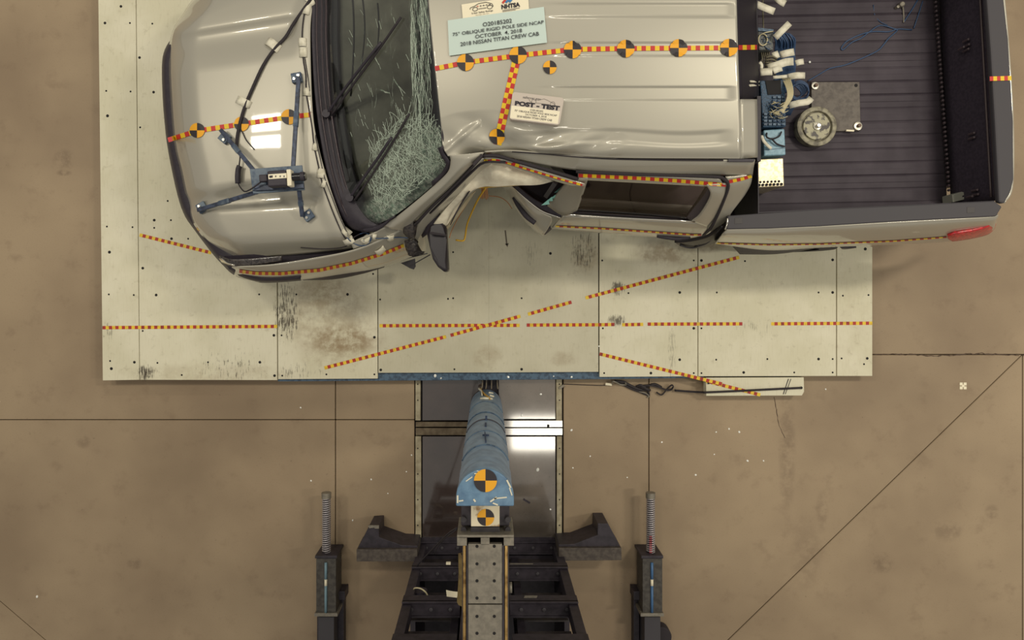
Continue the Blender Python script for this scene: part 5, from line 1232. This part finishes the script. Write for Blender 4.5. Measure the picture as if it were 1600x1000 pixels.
for v in (853.5, 881, 907.5, 934.5, 963, 989.5, 1017, 1044):
    for u in (745.3, 772.3): mb.cyl(W(u, v, ZA), .0088, ZA - .001, ZA + .0012, 14)
obj('bolt_hole', mb, M_HOLE, arm)
for u0, u1 in ((723.2, 728.3), (788.3, 793.4)): obj('brass_rail', MB().pprism([(u0, 852), (u1, 852), (u1, 1110), (u0, 1110)], ZA - .02, ZA - .06), M_BRASS, arm, bevel=.003)
obj('arm_beam', MB().pprism([(722, 850), (795, 850), (795, 1110), (722, 1110)], ZA - .061, 2.1), M_TRIM, arm, bevel=.004)
for u0, u1 in ((728.8, 731), (785, 787.8)): obj('side_lip', MB().pprism([(u0, 852), (u1, 852), (u1, 1110), (u0, 1110)], ZA - .005, ZA - .06), M_DSTEEL, arm)
mb = MB(); mb.grid(loft([[(721, 864, 2.3), (721.5, 900, 2.3), (719, 940, 2.25)], [(724, 866, 2.32), (724, 900, 2.32), (724, 950, 2.3)], [(716, 900, 2.2), (717, 915, 2.2), (722, 955, 2.2)]], 10, 6)); obj('wooden_wedge', mb, M_WOOD, arm, solid=.02)
mb = MB(); mb.rod(W(795, 918, 2.3), W(800, 918, 2.3), .03, 12); obj('side_knob', mb, M_STEEL, arm, smooth=True)

# ------------------------------------------------------------------ black buttress frame behind the pole
YB = -2.23
but = thing('steel_buttress', 'black welded steel buttress with stepped channel beams behind the pole', 'steel frame', (0, -2.6, 0))
for sx in (-.585, .62): obj('post', MB().box(sx - .035, YB - .12, 0, sx + .035, YB - .02, 2.05), M_DSTEEL, but, bevel=.004)
for sx in (-.24, .24): obj('inner_post', MB().box(sx - .03, YB - .45, 0, sx + .03, YB - .15, 2.08), M_DSTEEL, but, bevel=.004)
for sx in (-.585, .62):
    obj('side_plate', MB().box(sx - .02, -3.5, .0, sx + .02, YB - .125, .85), M_DSTEEL, but); obj('stay', MB().bar((sx, YB - .16, 1.95), (sx, -3.4, .9), .05, .08), M_DSTEEL, but)
for z, hh in ((.04, .08), (.62, .1), (1.27, .12), (1.86, .12)):
    for x0, x1 in ((-.62, -.20), (.16, .655)):
        b = MB(); b.box(x0, YB - .115, z - .03, x1, YB - .0, z - .015); b.box(x0, YB - .012, z - hh, x1, YB, z); b.box(x0, YB - .115, z - hh, x1, YB - .103, z)
        o = obj('channel_beam', b, M_DSTEEL, but, bevel=.002)
        q = MB()
        for k in range(3):
            x = x0 + (x1 - x0) * (k + .5) / 3; q.lathe((x, YB - .058), [(.014, z - .016), (.014, z - .004), (.008, z - .002)], 8)
        obj('bolt', q, M_TRIM, o)
for z0, z1, y in ((.0, .58, YB - .16), (.62, 1.22, YB - .2), (1.27, 1.8, YB - .2)):
    for x0, x1 in ((-.57, -.22), (.20, .60)): obj('web_plate', MB().box(x0, y - .012, z0 + .02, x1, y, z1 - .10), mat('dim_black_steel', (60, 53, 52), .6, noise=(14, (42, 36, 38), (.35, .6))), but)
obj('center_column', MB().box(-.19, -3.4, 0, .14, YB - .04, 2.09), M_DSTEEL, but, bevel=.006)
obj('base_plate', MB().box(-.6, YB - .02, .0, .63, YB + .03, .02).box(-.6, -3.4, .0, .63, YB - .13, .02), M_DSTEEL, but)
obj('packing_plate', MB().pprism([(797, 881), (833, 881), (831, 885), (797, 885)], .56, .548), M_STEEL, but)
obj('packing_plate', MB().pprism([(820, 931.5), (840, 931.5), (836, 938.5), (816, 938.5)], 1.2, 1.188), M_STEEL, but)
mb = MB(); mb.rod(W(656, 938, .95), W(656, 922, .95), .058, 18); o = obj('winch_motor', mb, M_BLACK, smooth=True, autosmooth=40); tag(o, 'small black cylindrical motor standing on the left frame beam', 'motor')
mb = MB(); mb.tube([W(646, 924, .98), W(648, 919, 1.02), W(658, 920, 1.04), W(667, 928, 1.03), W(668, 938, 1.0)], .006, 6); obj('pale_lead', mb, M_CABLEC, o, smooth=True)
mb = MB(); mb.grid(loft([[(697, 922, 1.3), (706, 924, 1.31), (716, 925, 1.3)], [(698, 932, 1.29), (706, 933, 1.3), (714, 934, 1.3)]], 6, 4)); o = obj('paper_scrap', mb, M_CARD, solid=.002); tag(o, 'loose white paper scrap wedged left of the carrier arm', 'paper')
mb = MB(); mb.pprism([(697, 879), (704, 879), (704, 882.5), (697, 882.5)], .66, .64); o = obj('paper_scrap', mb, M_CARD); tag(o, 'tiny folded white note on the upper left channel beam', 'paper')
mb = MB(); mb.tube([W(714, 825, 2.2), W(700, 834, 1.6), (W(676, 858, .9)), W(655, 880, .68), W(648, 893, .4), W(640, 915, .05), W(633, 940, .012), W(624, 972, .012), W(617, 1004, .012), W(612, 1040, .012)], .006, 6)
mb.tube([W(714, 827, 2.18), W(690, 846, 1.4), W(678, 866, .9)], .004, 6)
o = obj('instrument_cable', mb, M_RUB, smooth=True); tag(o, 'thin black cable trailing from the pole over the left frame to the floor', 'cable')

# outriggers
def outrigger(top, gus, name_label, foot=None):
    r = thing('outrigger', name_label, 'steel bracket', W(sum(p[0] for p in top) / len(top), 868, 0))
    obj('beam', MB().pprism(top, .34, .02), mat('dim_grey_steel', (88, 80, 72), .6, metal=.2, noise=(30, (70, 62, 57), (.4, .6))), r, bevel=.004)
    g = obj('gusset', MB().pprism(gus, .30, .0), M_DSTEEL, r, bevel=.004)
    return r, g
r1, g1 = outrigger([(557, 858.5), (652, 858.5), (652, 877.5), (557, 877.5)], [(558, 859), (576, 823), (592, 822), (592.5, 839.5), (628, 852), (652, 853), (652, 859)], 'left black steel outrigger bracket bolted beside the frame')
obj('slot_plate', MB().pprism([(575, 821), (592, 821), (592, 826), (586, 826), (584, 824.5), (577, 825.5)], .31, .30), M_STEEL, g1)
r2, g2 = outrigger([(873, 856.5), (971, 856), (971.5, 875.5), (873, 876.5)], [(873, 857), (873, 851), (897, 850), (933.5, 836), (934, 818), (950, 818), (970.5, 856.5)], 'right black steel outrigger bracket bolted beside the frame')

# bumpers with coil springs either side
def bumper(u, label, du, red, bar_side):
    zc = .20
    r = thing('spring_bumper', label, 'spring bumper', W(u, 900, 0))
    s = MB(); s.rod(W(u, 776, zc), W(u, 866, zc), .020, 12); rod_ = obj('rod', s, M_DSTEEL, r, smooth=True)
    c = MB(); turns = 26; n = turns * 10; pts = []
    p0 = W(u, 778, zc); p1 = W(u, 865, zc)
    for k in range(n + 1):
        a = 2 * math.pi * k / 10; p = p0.lerp(p1, k / n); pts.append(p + Vector((.034 * math.cos(a), 0, .034 * math.sin(a))))
    c.tube(pts, .0065, 5, smooth=0); obj('coil_spring', c, mat('spring_steel', (176, 170, 172), .3, metal=.4), r, smooth=True)
    if red:
        q = MB()
        for k in range(9): 
            p = W(u, 838 + k * 3.1, zc + .034); q.bar(p + Vector((-.012, 0, .004)), p + Vector((.012, 0, .004)), .006, .006)
        obj('red_mark', q, mat('red_spring_mark', (170, 60, 70), .5), r)
    s = MB(); s.rod(W(u, 769.5, zc), W(u, 778, zc), .042, 18); obj('end_cap', s, M_STEEL, r, smooth=True, autosmooth=40)
    # housing
    d = du
    obj('housing', MB().pprism([(u - 15 + d, 873), (u + 16 + d, 873), (u + 16 + d, 958), (u - 15 + d, 958)], .29, .06), mat('grey_housing', (80, 76, 70), .55, metal=.2, noise=(24, (62, 58, 54), (.4, .6))), r, bevel=.004)
    obj('end_plate', MB().pprism([(u - 17 + d, 868.5), (u + 17.5 + d, 868.5), (u + 17.5 + d, 872.8), (u - 17 + d, 872.8)], .30, .02), M_DSTEEL, r, bevel=.003)
    tu = u + 2.5 * d / 3 if d else u
    for v0, v1, m_ in ((879, 905, mat('blue_rod', (66, 104, 146), .4) if red else mat('pale_blue_rod', (112, 140, 152), .4)), (905, 915, M_CARD), (915, 957, mat('blue_rod', (66, 104, 146), .4) if red else mat('pale_blue_rod', (112, 140, 152), .4))):
        k = MB(); k.rod(W(tu, v0, .295), W(tu, v1, .295), .012, 10); obj('pressure_tube', k, m_, r, smooth=True)
    obj('rear_flange', MB().pprism([(u - 18 + d, 958.5), (u + 18.5 + d, 958.5), (u + 18.5 + d, 963.5), (u - 18 + d, 963.5)], .31, .02), M_STEEL, r, bevel=.003)
    obj('rear_tube', MB().pprism([(u - 12 + d, 964), (u + 13 + d, 964), (u + 13 + d, 1100), (u - 12 + d, 1100)], .27, .06), M_TRIM, r, bevel=.004)
    a, b = bar_side
    obj('side_bar', MB().pprism([(a, 938), (b, 938), (b, 1100), (a, 1100)], .10, 0).pprism([(a, 924), (b + 2, 924), (b + 2, 938), (a, 938)], .16, 0), M_DSTEEL, r, bevel=.004)
    obj('foot_plate', MB().pprism([(u - 14 + d * .5, 872), (u + 14 + d * .5, 872), (u + 14 + d * .5, 1090), (u - 14 + d * .5, 1090)], .058, 0), M_DSTEEL, r)
    return r
bumper(510, 'left spring bumper with pale blue tube, lying on the floor beside the frame', -1.0, False, (528, 537))
bumper(1016.5, 'right spring bumper with red marked coil, lying on the floor beside the frame', 2.5, True, (990, 999))
mb = MB(); mb.cyl(W(1034, 996, .12), .09, 0, .12, 24); o = obj('rubber_puck', mb, M_RUB, smooth=True, autosmooth=40, bevel=.01); tag(o, 'round black rubber buffer at the lower edge beside the right spring bumper', 'buffer')

# ------------------------------------------------------------------ loose things on the floor
st = thing('bungee_strap', 'tangled black elastic strap with metal hooks along the platform edge', 'strap', W(1010, 606, 0))
mb = MB()
mb.tube([W(*p) for p in ((960, 595.5, .03), (974, 597, .03), (986, 603, .03), (998, 608, .03), (1012, 609, .03), (1002, 604, .05), (1016, 602, .05), (1030, 605, .04), (1040, 609, .03), (1048, 609, .03), (1052, 604, .05), (1049, 602, .05), (1042, 608, .03), (1034, 617, .02), (1026, 613, .02))], .014, 6, flat=.45)
mb.tube([W(*p) for p in ((966, 596, .02), (984, 606, .02), (1000, 612, .02), (1014, 617, .012), (1010, 606, .03), (1022, 600, .05), (1034, 605, .04))], .012, 6, flat=.45)
for k in range(4): mb.tube([W(994 + k * 3, 604 + k, .03), W(1002 + k * 3, 602 + 2 * k, .06), W(1010 + k * 2, 610, .03)], .012, 6, flat=.5)
obj('strap', mb, mat('strap_black', (48, 42, 44), .7), st, smooth=True)
mb = MB(); mb.tube([W(1054, 610, .03), W(1080, 612, .05), W(1100, 613, .12), W(1104, 613, ZP), W(1150, 611, ZP), W(1200, 608.5, ZP), W(1252, 606, ZP)], .010, 6, smooth=6); obj('rod', mb, M_RUB, st, smooth=True)
mb = MB(); mb.tube([W(957, 600, .03), W(957, 596, .05), W(962, 597, .05), W(970, 601, .03), W(978, 601, .03), W(977, 598, .05)], .007, 6); mb.tube([W(998, 612, .02), W(1008, 614, .02), W(1014, 619, .012), W(1011, 621, .012)], .006, 6); obj('hook', mb, M_STEEL, st, smooth=True)
mb = MB(); mb.tube([W(946, 600, .02), W(956, 601, .02)], .012, 6, flat=.5); obj('paper_tag', mb, M_CARD, st)
mb = MB(); mb.tube([W(880, 600, .01), W(930, 602, .01), (W(948, 602, .01))], .003, 5); obj('cord', mb, M_RUB, st)
cs_ = MB()
for k, u in enumerate((754, 760, 768, 777)): cs_.tube([W(u, 580, .02), W(u, 600, .02), W(u + (k - 2), 608, .02)], .006, 6)
o = obj('floor_cable', cs_, mat('grey_cable', (120, 108, 90), .5), smooth=True); tag(o, 'grey cables running from under the platform behind the pole base', 'cable')
mb = MB()
for du, dv in ((-3, -3), (3, -3), (-3, 3), (3, 3)): mb.pprism([(1505 + du - 2.3, 603 + dv - 2.3), (1505 + du + 2.3, 603 + dv - 2.3), (1505 + du + 2.3, 603 + dv + 2.3), (1505 + du - 2.3, 603 + dv + 2.3)], .003, 0)
mb.pprism([(1503, 601), (1507, 601), (1507, 605), (1503, 605)], .0035, 0)
o = obj('floor_marker', mb, M_CARD); tag(o, 'small cream cross-shaped tape marker on the concrete, far right', 'marker')
mb = MB(); mb.bar(W(818, 780, .006), W(828, 786, .006), .016, .008); o = obj('plastic_strip', mb, M_BLACK); tag(o, 'short black plastic sliver on the steel plate right of the pole', 'debris')
mb = MB(); mb.bar(W(874, 607, .02), W(881, 602, .02), .02, .012); o = obj('metal_clip', mb, M_STEEL); tag(o, 'small bright metal clip on the right edge strip under the platform', 'clip')
mb = MB(); mb.prism([W(855, 664, .018), W(858.5, 664, .018), W(858.5, 668, .018), W(855, 668, .018)], .006); o = obj('nut_block', mb, M_HOLE); tag(o, 'small square black nut on the bright steel cross strip', 'debris')
BITS = [(840, 734, 3.2, 0), (845, 616, 1.8, 0), (815, 649, 1.9, 0), (893, 672, 2.2, 0), (922, 713, 1.4, 0), (895, 731, 1.4, 0), (1034, 691, 1.5, 0), (1119, 675, 1.4, 0), (1139, 670, 1.7, 0), (1155, 675, 2.0, 0), (1168, 720, 2.0, 0), (1193, 720, 1.5, 0), (1087, 742, 1.8, 0), (1116, 710, 1.2, 0),
        (486, 751, 1.6, 0), (470, 637, 1.5, 0), (643, 711, 1.4, 0), (860, 796, 1.6, 0), (551, 813, 1.5, 0), (580, 749, 1.6, 0), (58, 932, 2.2, 0), (1290, 608, 1.5, 0), (606, 771, 1.2, 0), (895, 731, 1.3, 0), (635, 737, 1.2, 0), (980, 746, 1.2, 0),
        (680, 587, 2.8, 1), (689, 591, 1.6, 1), (794, 589, 2.2, 1), (893, 589, 1.9, 1), (865, 588, 1.2, 1), (936, 541, 1.4, 2)]
proto = None
for (u, v, r, w_) in BITS:
    zz = (.0, .113, ZP)[w_]
    if w_ == 0 and 649 < u < 657 or 869 < u < 879: zz = .012
    if proto is None:
        mb = MB(); mb.lathe((0, 0), [(1, 0), (.9, .5), (.35, .75)], 7); me_o = obj('glass_fragment', mb, M_GLASSBIT); proto = me_o; o = me_o
    else: o = proto.copy(); COL.objects.link(o)
    s_ = r * (H - zz) / F
    o.location = W(u, v, zz); o.scale = (s_, s_ * .8, s_ * .6); o.rotation_euler = (0, 0, u)
    lab = ('small clear glass fragment scattered on the floor in front of the platform', 'small clear glass fragment lying on the blue platform beam', 'glass crumb caught in the plywood joint near the lower tape')[w_]
    o['label'] = lab; o['category'] = 'debris'; o['group'] = ('glass fragments on the floor', 'glass fragments on the blue beam', 'glass crumb in the joint')[w_]
bpy.context.view_layer.update()
